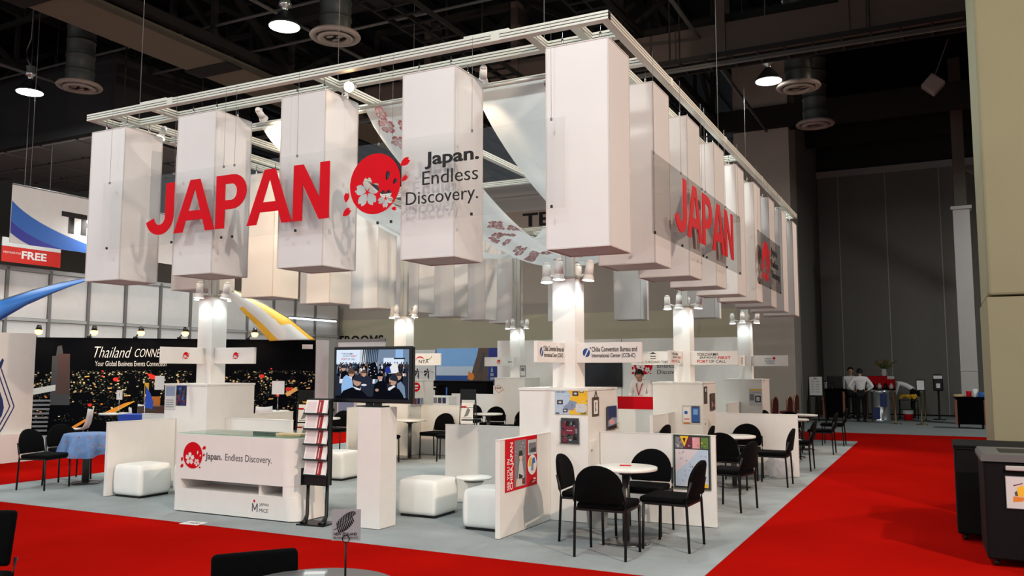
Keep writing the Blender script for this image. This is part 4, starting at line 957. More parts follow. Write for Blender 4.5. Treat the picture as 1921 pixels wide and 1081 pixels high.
wire_stand('leaning wire leaflet stand with a black header before the far left block', -7.3, 12.75, .25, 1)
wire_stand('wire leaflet stand with a black header behind the counter, left of the brochure tower', -9.3, 10.9, .3, 2)
# ------------------------------------------------------------------ small things on the floor
clearbag = FAB('clear_bag', (225, 225, 228), .4, .45)
def bag(label, x, y, s):
    rd = random.Random(int(x*100)); mb = MB()
    q = bmesh.ops.create_icosphere(mb.bm, subdivisions=3, radius=1)
    for v in mb.bm.verts:
        k = 1+.12*math.sin(v.co.x*9+x)*math.sin(v.co.y*8)+rd.uniform(-.04, .04); v.co *= k; v.co.z = max(-.85, v.co.z)
        v.co = Vector((v.co.x*.16, v.co.y*.14, v.co.z*.15+.1345))*s
    tag(mb.build('plastic_bag', clearbag, None, (x, y, .0075)), label, 'bag')
bag('crumpled clear plastic bag on the floor under a chair by the second partition', -2.25, 13.55, 1.3)
bag('crumpled clear plastic bag behind the third white cube from the left', -9.0, 12.5, 1.3)
t = thing('waste_basket', 'small pale waste basket lined with a bag, left of the nearest table', 'waste basket', (-3.28, 8.48, 0), group=None)
MB().lathe([(.09, .008), (.10, .01), (.125, .28), (.13, .285), (.12, .285), (.095, .02), (0, .02)]).build('basket', M('basket_grey', (190, 190, 186), .5), t)
MB().lathe([(.128, .20), (.137, .29), (.12, .295), (.10, .1)]).build('liner', clearbag, t)
t = thing('red_box', 'red box on the floor behind the brochure stand', 'box', (-10.55, 12.2, 0)); MB().b2((-.16, -.16, .05), (.16, .16, .40), bev=.01).b2((-.165, -.165, .36), (.165, .165, .41)).build('body', red, t); MB().b2((-.155, -.155, .008), (.155, .155, .05)).build('foot', paper, t)
t = thing('floor_sticker', 'white card with dark lettering lying on the carpet edge before the counter', 'card', (-7.23, 6.72, .0075), .12)
MB().b2((-.12, -.085, 0), (.12, .085, .002)).build('card', paper, t)
mb = MB(); put(mb, textmesh('3400', .02), frame((0, 0, .0022), (1, 0, 0), (0, 0, 1)), -.075, -.03, .075, .04, .0002); mb.build('print', ink, t)
# ------------------------------------------------------------------ foreground table, sign, chairs
NX, NY = -2.45, 2.98
t = thing('round_table', 'dark grey round table in the foreground holding the fern sign', 'table', (NX, NY, 0))
MB().lathe([(0, .69), (.345, .69), (.35, .70), (.35, .715), (.345, .72), (0, .72)], seg=64).build('tabletop', M('grey_table_laminate', (112, 108, 108), .5), t); MB().cyl((0, 0, .03), (0, 0, .69), .04).build('pole', M('table_steel', (80, 78, 76), .35, .6), t); MB().lathe([(.25, .008), (.22, .03), (0, .034)]).build('base', black, t)
t = thing('table_sign', 'grey card sign with a black fern on a wire stand on the foreground table', 'sign', (-2.31, 2.99, .7205), math.atan2(rgt.y, rgt.x))
MB().lathe([(.05, 0), (.05, .006), (.008, .012), (0, .012)]).build('base', black, t)
mb = MB().cyl((0, 0, .01), (0, -.003, .198), .0045); mb.tube([(.015*math.sin(a*PI/8), -.004, .213-.015*math.cos(a*PI/8)) for a in range(17)], .002, 6); mb.build('wire_holder', black, t)
MB().b2((-.062, .0, .205), (.062, .002, .337)).build('card', M('sign_card', (176, 172, 170), .6), t)
R = frame((-.062, -.0004, .205), (1, 0, 0), (0, -1, 0)) @ Matrix.Scale(1.127, 4); mb = MB()
put(mb, textmesh('NEW ZEALAND', .03), R, .008, .019, .097, .030, .0003)
spine = [(.008+.084*s, .040+.062*s**1.5+.006*math.sin(s*3)) for s in [i/14 for i in range(15)]]
for i in range(14):
    a, b = spine[i], spine[i+1]; mb.poly([(a[0], a[1]-.0013), (b[0], b[1]-.0013), (b[0], b[1]+.0013), (a[0], a[1]+.0013)], 0, R, .0003)
for i in range(2, 14):
    x, y = spine[i]; L = .026*math.sin((i+1)/15*PI)**.7+.002
    mb.poly([(x, y), (x-.003, y+L), (x+.002, y+L*1.02), (x+.0035, y)], 0, R, .0004)
    if i < 12: mb.poly([(x, y), (x+.0035, y+.001), (x+.012*L/.026+.003, y-L*.8), (x+.008*L/.026, y-L*.85)], 0, R, .0004)
a_ = [(spine[i][0]-.002, spine[i][1]+.026*math.sin((i+1)/15*PI)**.7+.002) for i in range(2, 14)]
for p, q_ in zip(a_, a_[1:]): mb.poly([(p[0], p[1]), (q_[0], q_[1]), (q_[0], q_[1]+.0014), (p[0], p[1]+.0014)], 0, R, .0005)
mb.build('fern_print', ink, t)
mb = MB(); put(mb, textmesh('BUSINESS EVENTS', .01), R, .008, .006, .101, .015, .0003); mb.build('small_print', PC['dgrey'], t)
t = thing('card_box', 'small pale box of cards on the foreground table beside the fern sign', 'box', (-2.50, 3.02, .7205), math.atan2(rgt.y, rgt.x)+.1)
MB().b2((-.05, -.03, 0), (.05, .03, .004)).b2((-.05, -.033, 0), (.05, -.03, .036)).b2((-.05, .03, 0), (.05, .033, .05)).b2((-.053, -.033, 0), (-.05, .033, .045)).b2((.05, -.033, 0), (.053, .033, .045)).build('holder', clearbag, t); MB().b2((-.046, -.026, .005), (.046, .026, .044)).build('cards', paper, t)
def pad_chair(x, y, rz, label):
    t = thing('padded_chair', label, 'chair', (x, y, 0), rz, 'black padded chairs in the foreground')
    MB().box((0, 0, .45), (.46, .44, .07), bev=.03, seg=3, smooth=True).build('seat', blackf, t)
    mb = MB().box((0, 0, 0), (.39, .05, .32), bev=.024, seg=3, smooth=True, mx=Matrix.Translation((0, -.26, .66)) @ Matrix.Rotation(math.radians(10), 4, 'X'))
    for v in mb.bm.verts: v.co.y += .5*v.co.x**2
    mb.build('backrest', blackf, t)
    for sx in (-1, 1):
        MB().tube([(sx*.22, .2, .008), (sx*.22, .18, .42)], .012).build('leg', black, t); MB().tube([(sx*.22, -.24, .008), (sx*.22, -.2, .42), (sx*.22, -.235, .55)], .012).build('leg', black, t)
    return t
a0 = math.atan2(rgt.y, rgt.x)
pad_chair(-2.66, 2.88, math.radians(-127.7), 'black padded chair back at the bottom edge, behind the foreground table')
pad_chair(-5.01, 2.93, a0+PI, 'black padded chair cut off at the bottom left corner')
# ------------------------------------------------------------------ recycling containers at the big pillar
binb = M('bin_black', (9, 8, 8), .7, var=.2, spec=.15); binl = M('bin_lid', (92, 92, 90), .4)
def recycle(label, x, y, rz, lid, art):
    t = thing('recycling_bin', label, 'bin', (x, y, 0), rz)
    MB().b2((0, 0, .07), (.66, .78, .885), bev=.015).build('body', binb, t)
    if lid:
        MB().prism([(-.02, .915), (.68, .915), (.66, .945), (.0, .945)], -.02, .80, mx=Matrix(((1, 0, 0, 0), (0, 0, 1, 0), (0, 1, 0, 0), (0, 0, 0, 1)))).b2((-.02, -.02, .885), (.68, .80, .915)).build('lid', binl, t)
        MB().b2((.14, .2, .94), (.5, .6, .948)).build('lid_slot', black, t)
        MB().b2((.16, -.03, .815), (.60, -.0, .855), bev=.008).build('handle', M('handle_grey', (170, 168, 165), .4), t)
    else:
        MB().b2((-.01, -.01, .885), (.67, .79, .90)).b2((0, 0, .90), (.66, .78, .91)).b2((-.01, -.01, .91), (.67, .79, .923)).build('ribbed_top', binb, t)
    for cx in (.07, .59):
        for cy in (.08, .70):
            w = MB(); w.cyl((cx-.02, cy, .036), (cx+.02, cy, .036), .03).b2((cx-.03, cy-.03, .06), (cx+.03, cy+.03, .075)); w.build('caster', black, t)
    return t
recycle('black bin with ribbed top, farther one at the foot of the yellowish pillar', .09, 9.45, 0, False, None)
recycle('black wheeled bin with a grey lid and picture sheet, nearest the right edge', .295, 8.33, .02, True, None)
def stat(a): a.p([(.2, .2), (.5, .24), (.55, .36), (.22, .38)], 'orange'); a.p([(.36, .38), (.52, .38), (.56, .62), (.5, .74), (.34, .66)], 'yellow'); a.p([(.22, .72), (.5, .8), (.52, .78), (.25, .69)], 'maroon'); a.p([(.6, .22), (.9, .3), (.85, .2)], 'mgrey'); a.p([(.28, .4), (.36, .4), (.33, .56), (.26, .5)], 'brown'); a.r(.66, .6, .85, .64, 'lgrey')
poster('sheet', 'grey sheet with a yellow and orange picture on the front of the nearest bin', 'poster', (.45, 8.327, .50), *FR, .245, .27, 'mgrey', lambda a: (a.r(.02, .02, .98, .98, 'lgrey'), stat(a)))
# ================================================================== PEOPLE
skinm = M('skin', (196, 148, 122), .6); hairm = M('black_hair', (16, 14, 14), .7); shirtw = M('white_shirt', (232, 228, 226), .8); trous = M('black_trousers', (14, 14, 16), .85); lany = M('red_lanyard', (190, 26, 40), .6)
def skin_mesh(name, nodes, edges, mat, parent, sub=1):
    """continuous surface grown round a skeleton: nodes = {key: (pos, radius)}"""
    keys = list(nodes); me = bpy.data.meshes.new(name)
    me.from_pydata([nodes[k][0] for k in keys], [(keys.index(a), keys.index(b)) for a, b in edges], [])
    o = bpy.data.objects.new(name, me); COL.objects.link(o)
    sk = o.modifiers.new('skin', 'SKIN'); sk.use_smooth_shade = True
    if not me.skin_vertices: me.skin_vertices.new()
    for i, k in enumerate(keys):
        r = nodes[k][1]; me.skin_vertices[0].data[i].radius = r if isinstance(r, tuple) else (r, r); me.skin_vertices[0].data[i].use_root = (i == 0)
    ss = o.modifiers.new('sub', 'SUBSURF'); ss.levels = ss.render_levels = sub
    dg = bpy.context.evaluated_depsgraph_get(); dg.update(); m2 = bpy.data.meshes.new_from_object(o.evaluated_get(dg)); bpy.data.objects.remove(o)
    for p in m2.polygons: p.use_smooth = True
    m2.materials.clear(); m2.materials.append(mat)
    o = bpy.data.objects.new(name, m2); COL.objects.link(o); o.parent = parent
    return o
def V(*a): return Vector(a)
def person(label, loc, rz, J, top=shirtw, low=trous, extra=None, hair_len=.0):
    """J: joints in local coordinates, the figure looks along +Y"""
    t = thing('person', label, 'person', loc, rz)
    n = {}; e = []
    n['pelvis'] = (J['pelvis'], (.135, .10)); n['waist'] = (J['pelvis'].lerp(J['chest'], .45), (.115, .085)); n['chest'] = (J['chest'], (.145, .10)); n['neck0'] = (J['chest'].lerp(J['head'], .42), (.075, .06)); n['neck'] = (J['chest'].lerp(J['head'], .62), .048)
    up = (J['head']-J['chest']).normalized(); f = J.get('face', V(0, 1, 0))
    n['jaw'] = (J['head']-up*.045+f*.025, (.058, .065)); n['head'] = (J['head']+up*.03, (.076, .09)); n['crown'] = (J['head']+up*.09, (.062, .072))
    e += [('pelvis', 'waist'), ('waist', 'chest'), ('chest', 'neck0'), ('neck0', 'neck'), ('neck', 'jaw'), ('jaw', 'head'), ('head', 'crown')]
    for s in 'LR':
        n['sh'+s] = (J['sh'+s], .055); n['el'+s] = (J['el'+s], .042); n['wr'+s] = (J['wr'+s], .028)
        d = (J['wr'+s]-J['el'+s]).normalized(); h = J['wr'+s]+d*.07; n['hand'+s] = (h, (.036, .018))
        e += [('chest', 'sh'+s), ('sh'+s, 'el'+s), ('el'+s, 'wr'+s), ('wr'+s, 'hand'+s)]
        sd = d.cross(V(0, 1, 0.3)).normalized()
        for k, (o_, L) in enumerate(((-.027, .055), (-.009, .068), (.009, .065), (.027, .05))):
            a_, b_ = 'f%s%d' % (s, k), 'g%s%d' % (s, k); n[a_] = (h+sd*o_+d*(.025+L*.45), .0085); n[b_] = (h+sd*o_*1.15+d*(.02+L*.85)+V(0, .015, -.012), .0075)
            e += [('hand'+s, a_), (a_, b_)]
        n['t'+s] = (h-d*.015-sd*.05, .0095); e.append(('hand'+s, 't'+s))
        if 'kn'+s in J:
            n['hip'+s] = (J['hip'+s], .085); n['kn'+s] = (J['kn'+s], .058); n['an'+s] = (J['an'+s], .04); n['toe'+s] = (J['an'+s]+J.get('foot', V(0, .16, -.05)), (.045, .03))
            e += [('pelvis', 'hip'+s), ('hip'+s, 'kn'+s), ('kn'+s, 'an'+s), ('an'+s, 'toe'+s)]
    ob = skin_mesh('body', n, e, skinm, t, 2); ob.data.materials.append(top); ob.data.materials.append(low)
    for pg in ob.data.polygons:
        k_ = min(n, key=lambda q_: (n[q_][0]-pg.center).length)
        pg.material_index = 1 if k_ in ('waist', 'chest', 'neck0', 'shL', 'shR', 'elL', 'elR') else 2 if k_[:3] in ('pel', 'hip') or k_[:2] in ('kn', 'an') else 0
    # shirt
    g = lambda r, k: tuple(x*k for x in r) if isinstance(r, tuple) else r*k
    sn = {k: (n[k][0], g(n[k][1], 1.13)) for k in ('pelvis', 'waist', 'chest')}; sn['neck0'] = (n['neck0'][0]+V(0, -.01, .012), g(n['neck0'][1], 1.16)); sn['neck'] = (n['neck0'][0].lerp(n['neck'][0], .55), .066); sn['chest'] = (n['chest'][0], g(n['chest'][1], 1.24)); se = [('pelvis', 'waist'), ('waist', 'chest'), ('chest', 'neck0'), ('neck0', 'neck')]
    for s in 'LR':
        sn['sh'+s] = (n['sh'+s][0], .074); sn['el'+s] = (n['el'+s][0], .054); sn['cu'+s] = (n['el'+s][0].lerp(n['wr'+s][0], .85), .04); se += [('chest', 'sh'+s), ('sh'+s, 'el'+s), ('el'+s, 'cu'+s)]
    skin_mesh('shirt', sn, se, top, t, 2)
    if 'knL' in J:
        tn = {'pelvis': (n['pelvis'][0]-V(0, 0, .02), (.158, .122))}; te = []
        for s in 'LR':
            tn['hip'+s] = (n['hip'+s][0], .10); tn['kn'+s] = (n['kn'+s][0], .075); tn['an'+s] = (n['an'+s][0]+V(0, 0, .02), .062); te += [('pelvis', 'hip'+s), ('hip'+s, 'kn'+s), ('kn'+s, 'an'+s)]
        skin_mesh('trousers', tn, te, low, t, 2)
        for s in 'LR': MB().box(n['an'+s][0].lerp(n['toe'+s][0], .5)-V(0, 0, .02), (.09, .25, .07), bev=.025, seg=3, smooth=True).build('shoe', black, t)
    # face and hair
    H = J['head']; rt = f.cross(up).normalized(); mb = MB()
    for s in (-1, 1):
        c = H+up*.025+f*.088+rt*s*.03; mb.box(c, (.022, .012, .008))
    mb.build('eyes', hairm, t)
    MB().cyl(H+up*.02+f*.085, H-up*.012+f*.105, .008, .015, 8).build('nose', skinm, t)
    MB().box(H-up*.045+f*.083, (.04, .012, .008)).build('mouth', M('lip', (150, 80, 74), .6), t)
    mb = MB()
    for s in (-1, 1):
        bmesh.ops.create_uvsphere(mb.bm, u_segments=8, v_segments=6, radius=.022, matrix=Matrix.Translation(H+rt*s*.08+up*.005))
    mb.build('ears', skinm, t)
    mb = MB(); bmesh.ops.create_uvsphere(mb.bm, u_segments=24, v_segments=16, radius=1)
    B = Matrix((( rt.x, f.x, up.x, 0), (rt.y, f.y, up.y, 0), (rt.z, f.z, up.z, 0), (0, 0, 0, 1)))
    dele = [v for v in mb.bm.verts if v.co.y > .35 and v.co.z < .45 or v.co.z < -.55-hair_len]
    bmesh.ops.delete(mb.bm, geom=dele, context='VERTS')
    rd = random.Random(1)
    for v in mb.bm.verts:
        k = 1+rd.uniform(-.03, .05); v.co = Vector((v.co.x*.098*k, v.co.y*.112*k-.01, v.co.z*.118*k+.035))
    for fc in mb.bm.faces: fc.smooth = True
    bmesh.ops.transform(mb.bm, matrix=Matrix.Translation(H) @ B, verts=mb.bm.verts); mb.build('hair', hairm, t)
    if extra: extra(t, n)
    return t
def stand(h=1.0, dz=0):
    return dict(pelvis=V(0, 0, .92), chest=V(0, .0, 1.28), head=V(0, .03, 1.55), shL=V(-.19, 0, 1.36), shR=V(.19, 0, 1.36), elL=V(-.24, -.03, 1.08), elR=V(.24, -.03, 1.08), wrL=V(-.24, .1, .85), wrR=V(.24, .1, .85), hipL=V(-.09, 0, .86), hipR=V(.09, 0, .86), knL=V(-.10, .02, .48), knR=V(.10, .02, .48), anL=V(-.10, -.02, .09), anR=V(.10, -.02, .09))
# woman behind the red counter, looking down
J = stand(); J.update(head=V(.0, .10, 1.50), face=V(0, .86, -.5).normalized(), elL=V(-.24, .08, 1.10), elR=V(.24, .05, 1.10), wrL=V(-.10, .27, 1.07), wrR=V(.10, .25, 1.07))
def lanyard(t, n):
    mb = MB(); mb.tube([(-.075, .02, 1.42), (-.06, .125, 1.3), (.0, .135, 1.10)], .009, 6).tube([(.075, .02, 1.42), (.06, .125, 1.3), (.0, .135, 1.10)], .009, 6); mb.build('lanyard', lany, t)
    MB().b2((-.04, .13, 1.0), (.04, .138, 1.10)).build('badge', paper, t)
person('person in a white shirt with a red lanyard looking down behind the red counter', (-5.75, 17.55, .008), math.radians(172), J, extra=lanyard)
# catering staff, far right
J = stand(); J.update(pelvis=V(0, 0, .95), elL=V(-.36, -.08, 1.12), elR=V(.36, -.08, 1.12), wrL=V(-.19, .05, .98), wrR=V(.19, .05, .98), head=V(0, .12, 1.56))
person('person in a white shirt, hands on hips, back to the viewer at the catering table', (-2.30, 29.3, 0), .15, J)
J = stand(); J.update(pelvis=V(0, -.15, .93), chest=V(0, .30, 1.22), head=V(0, .60, 1.16), face=V(0, .5, -.86).normalized(), shL=V(-.19, .36, 1.17), shR=V(.19, .36, 1.17), elL=V(-.2, .45, .82), elR=V(.2, .45, .82), wrL=V(-.12, .62, .66), wrR=V(.12, .62, .66), hipL=V(-.1, -.15, .86), hipR=V(.1, -.15, .86), knL=V(-.11, -.06, .48), knR=V(.11, -.06, .48), anL=V(-.11, -.1, .09), anR=V(.11, -.1, .09))
def apron(t, n): MB().tube([(-.1, -.1, 1.02), (.12, .12, 1.16), (.15, .34, 1.16)], .012, 6).build('apron_strap', trous, t)
person('person in a white shirt bending far forward beside the stanchions', (-.95, 32.3, 0), math.radians(88), J, extra=apron)
J2 = dict(J); person('person bending low behind the black trolley, only a pale back showing', (-3.15, 31.5, 0), math.radians(60), J2)
J = stand(); J.update(head=V(0, .06, 1.60))
person('person with dark hair behind the one with hands on hips', (-2.75, 31.0, 0), math.radians(200), J)
# ================================================================== CATERING CORNER
t = thing('easel', 'black easel holding a white menu board by the grey side wall', 'easel', (-3.52, 28.2, 0))
mb = MB()
for sx in (-.2, .2): mb.bar((sx*1.4, 0, .01), (sx, .1, 1.45), .03, .03)
mb.bar((0, .55, .01), (0, .12, 1.4), .03, .03).b2((-.24, .0, .80), (.24, .05, .83)); mb.build('legs', black, t)
b = thing('menu_board', 'white menu board with small print standing on the easel', 'board', (-3.52, 28.2, .832))
MB().b2((-.21, .0, 0), (.21, .03, .62)).build('board', black, b); mb = MB(); R = frame((-.19, -.002, .02), (1, 0, 0), (0, -1, 0)); MB().rect(0, 0, .38, .58, 0, R).build('sheet', paper, b)
put(mb, textmesh('Menu', .02), R, .14, .50, .24, .55, .001)
for i in range(5): mb.rect(.06, .42-.08*i, .13, .43-.08*i, 0, R, .001).rect(.2, .42-.08*i, .30, .43-.08*i, 0, R, .001)
mb.build('print', ink, b)
def trolley(label, x, y, w, d, h, copper=True):
    t = thing('service_trolley', label, 'trolley', (x, y, 0))
    MB().b2((-w/2, -d/2, .12), (w/2, d/2, h), bev=.02).b2((-w/2-.05, -d/2-.05, h), (w/2+.05, d/2+.05, h+.03)).build('skirted_body', blackf, t)
    for sx in (-1, 1):
        MB().b2((sx*w/2-.03, -d/2-.03, .1), (sx*w/2+.03, -d/2, h-.05)).build('post', M('copper_post', (150, 96, 74), .4, .3), t)
        for sy in (-1, 1): MB().cyl((sx*(w/2-.06)-.02, sy*(d/2-.06), .06), (sx*(w/2-.06)+.02, sy*(d/2-.06), .06), .055).build('wheel', black, t)
    return t
trolley('black skirted trolley by the easel, left of the catering staff', -3.12, 29.6, .62, .6, 1.0)
tag(MB().b2((-.24, -.2, 0), (.24, .2, .42), bev=.02).build('coffee_urn_case', blackp, None, (-3.1, 29.75, 1.03)), 'black case standing on the trolley by the easel', 'case')
for i in range(3):
    tag(MB().lathe([(.035, 0), (.04, .02), (.045, .12), (.05, .2), (.04, .2), (0, .19)], seg=12).build('glass_jar', MATS['clear_holder'], None, (-3.35+.1*i-.0, 29.28+.02*i, 1.03)), 'clear jar on the trolley by the easel, %s from the left' % ('first', 'second', 'third')[i], 'jar', 'clear jars on the trolley')
trolley('black skirted trolley standing alone at the foot of the far white pillar', .72, 27.5, .72, .6, .86)
for nm, m_, x, pr, lab, cat in (('bread_tray', wood, .45, [(.13, 0), (.15, .05), (.1, .07), (0, .07)], 'brown tray on the lone trolley by the far pillar', 'tray'), ('paper_cup', paper, .85, [(.05, 0), (.075, .22), (.06, .22), (0, .02)], 'tall white cup on the lone trolley', 'cup'), ('red_cup', red, .70, [(.06, 0), (.075, .16), (.06, .16), (0, .02)], 'red cup on the lone trolley', 'cup'), ('blue_tub', PC['blue'], 1.03, [(.10, 0), (.12, .13), (.10, .13), (0, .02)], 'blue tub on the lone trolley', 'tub')):
    tag(MB().lathe(pr, seg=20).build(nm, m_, None, (x, 27.4, .89)), lab, cat)
t = thing('steel_bin', 'tall round steel bin with blue panels at the catering table', 'bin', (-1.72, 29.2, 0))
MB().lathe([(.26, 0), (.28, .02), (.28, .1), (.27, .11), (.27, .92), (.28, .93), (.28, 1.0), (.2, 1.02), (0, 1.02)], seg=32).build('body', M('bin_steel', (190, 194, 198), .25, .9), t)
MB().b2((.0, -.275, .5), (.2, -.2, .9)).b2((-.2, -.275, .12), (0, -.2, .48)).build('panel', PC['navy'], t)
t = thing('buffet_table', 'table behind the steel bin carrying the red warmer', 'table', (-1.85, 31.4, 0))
MB().b2((-.48, -.4, .98), (.48, .4, 1.02)).build('tabletop', blackf, t)
for sx in (-1, 1):
    for sy in (-1, 1): MB().bar((sx*.43, sy*.3, 0), (sx*.43, sy*.3, .98), .05, .05).build('leg', M('copper_post', (150, 96, 74), .4, .3), t)
t = thing('food_warmer', 'red box-shaped food warmer above the catering table', 'warmer', (-1.80, 31.45, 1.02)); MB().b2((-.42, -.25, 0), (.42, .25, .42), bev=.02).build('body', red, t); MB().b2((.2, -.26, .32), (.42, -.25, .42)).build('plate', paper, t)
for i in range(5):
    tag(MB().lathe([(.05, 0), (.07, .08), (.05, .13), (.03, .14), (.03, .18), (0, .18)], seg=12).build('tap_jug', blackp if i % 2 else paper, None, (-2.2+.18*i, 31.09, 1.02)), 'small jug on the catering table in front of the warmer, %s from the left' % ordw[i+1], 'jug', 'jugs before the red warmer')
def bouquet(label, loc, s, petals):
    t = thing('flower_arrangement', label, 'flowers', loc); rd = random.Random(11)
    MB().lathe([(.05*s, 0), (.09*s, .05*s), (.06*s, .16*s), (.07*s, .2*s), (0, .2*s)], seg=16).build('bowl', paper, t)
    mb, m2 = MB(), MB()
    for i in range(34):
        a = rd.uniform(0, 6.28); r_ = rd.uniform(.05, .34)*s; z = (.28+rd.uniform(0, .16))*s
        m2.tube([(0, 0, .16*s), (r_*.5*math.cos(a), r_*.5*math.sin(a), z*.8), (r_*math.cos(a), r_*math.sin(a), z)], .008, 4)
        for k in range(5):
            b_ = k*1.256; mb.poly([(r_*math.cos(a), r_*math.sin(a), z), (r_*math.cos(a)+.06*s*math.cos(b_), r_*math.sin(a)+.06*s*math.sin(b_), z+.02), (r_*math.cos(a)+.06*s*math.cos(b_+.9), r_*math.sin(a)+.06*s*math.sin(b_+.9), z+.02)])
    mb.build('petals', petals, t); m2.build('stems', PC['green'], t)
bouquet('yellow flower arrangement on top of the red warmer', (-1.7, 31.45, 1.44), 1.2, PC['yellow'])
t = thing('side_cart', 'small dark cart with yellow fruit between the staff', 'cart', (-1.0, 31.75, 0))
mb = MB()
for z in (.3, .62): mb.b2((-.3, -.2, z), (.3, .2, z+.02))
for sx in (-1, 1):
    for sy in (-1, 1): mb.cyl((sx*.28, sy*.18, 0), (sx*.28, sy*.18, .64), .015, seg=8)
mb.build('frame', black, t)
mb = MB(); rd = random.Random(3)
for i in range(26): bmesh.ops.create_icosphere(mb.bm, subdivisions=1, radius=.05, matrix=Matrix.Translation((rd.uniform(-.25, .25), rd.uniform(-.15, .15), .69+rd.uniform(0, .1))))
tag(mb.build('fruit_pile', PC['yellow'], None, (-1.0, 31.75, 0)), 'heap of yellow fruit on the small dark cart', 'fruit', kind='stuff')
t = thing('paint_bucket', 'red and white bucket on the floor beside the bending person', 'bucket', (-1.0, 31.0, 0)); MB().lathe([(.13, 0), (.16, .3), (.14, .3), (.12, .02), (0, .02)]).build('body', red, t); MB().lathe([(.157, .2), (.166, .31), (.145, .32), (0, .3)]).build('lining', paper, t)
def stanchion(label, x, y, card):
    t = thing('stanchion', label, 'stanchion', (x, y, 0), group='stanchion posts at the catering corner'); MB().lathe([(.17, 0), (.17, .015), (.05, .035), (.025, .06), (.025, .95), (.035, .96), (.035, 1.0), (0, 1.01)], seg=20).build('post', M('stanchion_brass', (110, 96, 70), .35, .7), t)
    if card: MB().b2((-.12, -.01, 1.02), (.12, .01, 1.36)).build('frame', black, t); MB().b2((-.1, -.014, 1.05), (.1, -.0101, 1.33)).build('card', paper, t)
stanchion('stanchion post just right of the steel bin', -1.27, 28.6, False)
stanchion('stanchion post with a framed white card in front of the bending person', -.55, 28.5, True)
stanchion('plain stanchion post behind the one with the framed card', -.48, 30.6, False)
t = thing('sanitizer_stand', 'slim black hand sanitizer stand with a small white label', 'dispenser', (.02-.1, 31.6, 0))
MB().lathe([(.2, 0), (.2, .02), (.03, .04), (.03, 1.0), (0, 1.0)], seg=24).build('stand', black, t); MB().b2((-.15, -.08, .95), (.15, .06, 1.5), bev=.03).build('housing', blackp, t); MB().b2((-.13, -.085, 1.36), (.13, -.081, 1.46)).build('label_plate', paper, t); MB().b2((-.06, -.11, 1.05), (.06, -.081, 1.2), bev=.01).build('nozzle', paper, t)
tag(MB().b2((-.06, -.05, 0), (.06, 0, .22)).build('wall_switch', paper, None, (1.12, 33.98, 1.75)), 'small white box on the dark far wall right of the white pillar', 'switch box')
# banquet chairs by the booth's far right end
mar = M('maroon_fabric', (86, 24, 26), .8); gold = M('gold_frame', (196, 160, 110), .3, .6)
def banquet(x, y, rz, label, first=[None]):
    if first[0] is None:
        t = thing('banquet_chair', label, 'chair', (x, y, 0), rz)
        MB().box((0, 0, .45), (.42, .42, .07), bev=.03, smooth=True).build('seat', mar, t)
        MB().prism([(-.2, .5)] + [(.2, .5)] + arc(0, .78, .2, .16, 0, 180, 10), -.02, .02, mx=Matrix.Translation((0, -.22, 0)) @ Matrix(((1, 0, 0, 0), (0, 0, 1, 0), (0, 1, 0, 0), (0, 0, 0, 1)))).build('backrest', mar, t)
        MB().tube([(-.21, -.22, .42), (-.215, -.235, .78)] + [(x_, -.235, z_) for x_, z_ in reversed(arc(0, .78, .215, .175, 0, 180, 10))] + [(.215, -.235, .78), (.21, -.22, .42)], .014).build('back_frame', gold, t)
        for sx in (-1, 1):
            for y0, y1 in ((.19, .22), (-.19, -.26)): MB().tube([(sx*.19, y0, .42), (sx*.2, y1, .008)], .013).build('leg', gold, t)
        first[0] = t; tag(t, None, None, 'maroon banquet chairs')
    else: dup(first[0], (x, y, 0), rz, label, 'maroon banquet chairs')
banquet(-4.05, 22.6, math.radians(80), 'maroon banquet chair with gold frame, nearest the far right block')
banquet(-3.78, 23.2, math.radians(80), 'maroon banquet chair with gold frame, middle of the three')
banquet(-3.9, 25.2, math.radians(82), 'maroon banquet chair with gold frame, nearest the easel')
# ================================================================== NEIGHBOURING STANDS ON THE LEFT
greyw = M('grey_white_panel', (206, 202, 200), .6); rail = M('grey_rail', (120, 118, 116), .45, .3)
seams = [x_*.956 for x_ in (8.5, 9.8, 11.1, 12.6, 14.11, 15.36, 16.59, 17.87, 19.18, 20.42, 21.67, 23.05, 24.4, 25.6, 26.8, 28.3)]
t = thing('framed_panel_wall', 'long pale framed panel wall above and behind the night-city backdrop', 'panel wall', (-21.5, 17.5, 0))
for a, b in zip(seams, seams[1:]): MB().b2((-.03, a+.05-17.5, .1), (0, b-.05-17.5, 2.9)).b2((-.03, a+.05-17.5, 3.0), (0, b-.05-17.5, 4.21)).build('panel', greyw, t)
for s in seams: MB().b2((-.06, s-.04-17.5, 0), (.05, s+.04-17.5, 4.30)).build('post', rail, t)
MB().b2((-.05, seams[0]-17.5, 4.22), (.04, seams[-1]-17.5, 4.33)).b2((-.05, seams[0]-17.5, 2.91), (.04, seams[-1]-17.5, 2.99)).build('rail', M('pale_rail', (170, 168, 166), .5), t)
ledge = EM('ledge_light', (235, 246, 255), 3.0)
for i, (y0, y1, z, lab) in enumerate(((22.1, 23.25, 3.36, 'bright strip light on the panel wall left of the yellow sail'), (23.9, 26.6, 3.5, 'bright strip light on the panel wall right of the yellow sail'))):
    t = thing('strip_light', lab, 'light', (-21.25, y0, z)); MB().b2((-.03, 0, 0), (.03, y1-y0, .06), bev=.01).build('tube', ledge, t); MB().b2((-.06, 0, .06), (.06, y1-y0, .1)).b2((-.20, .1, .02), (-.03, .14, .08)).build('housing', rail, t)
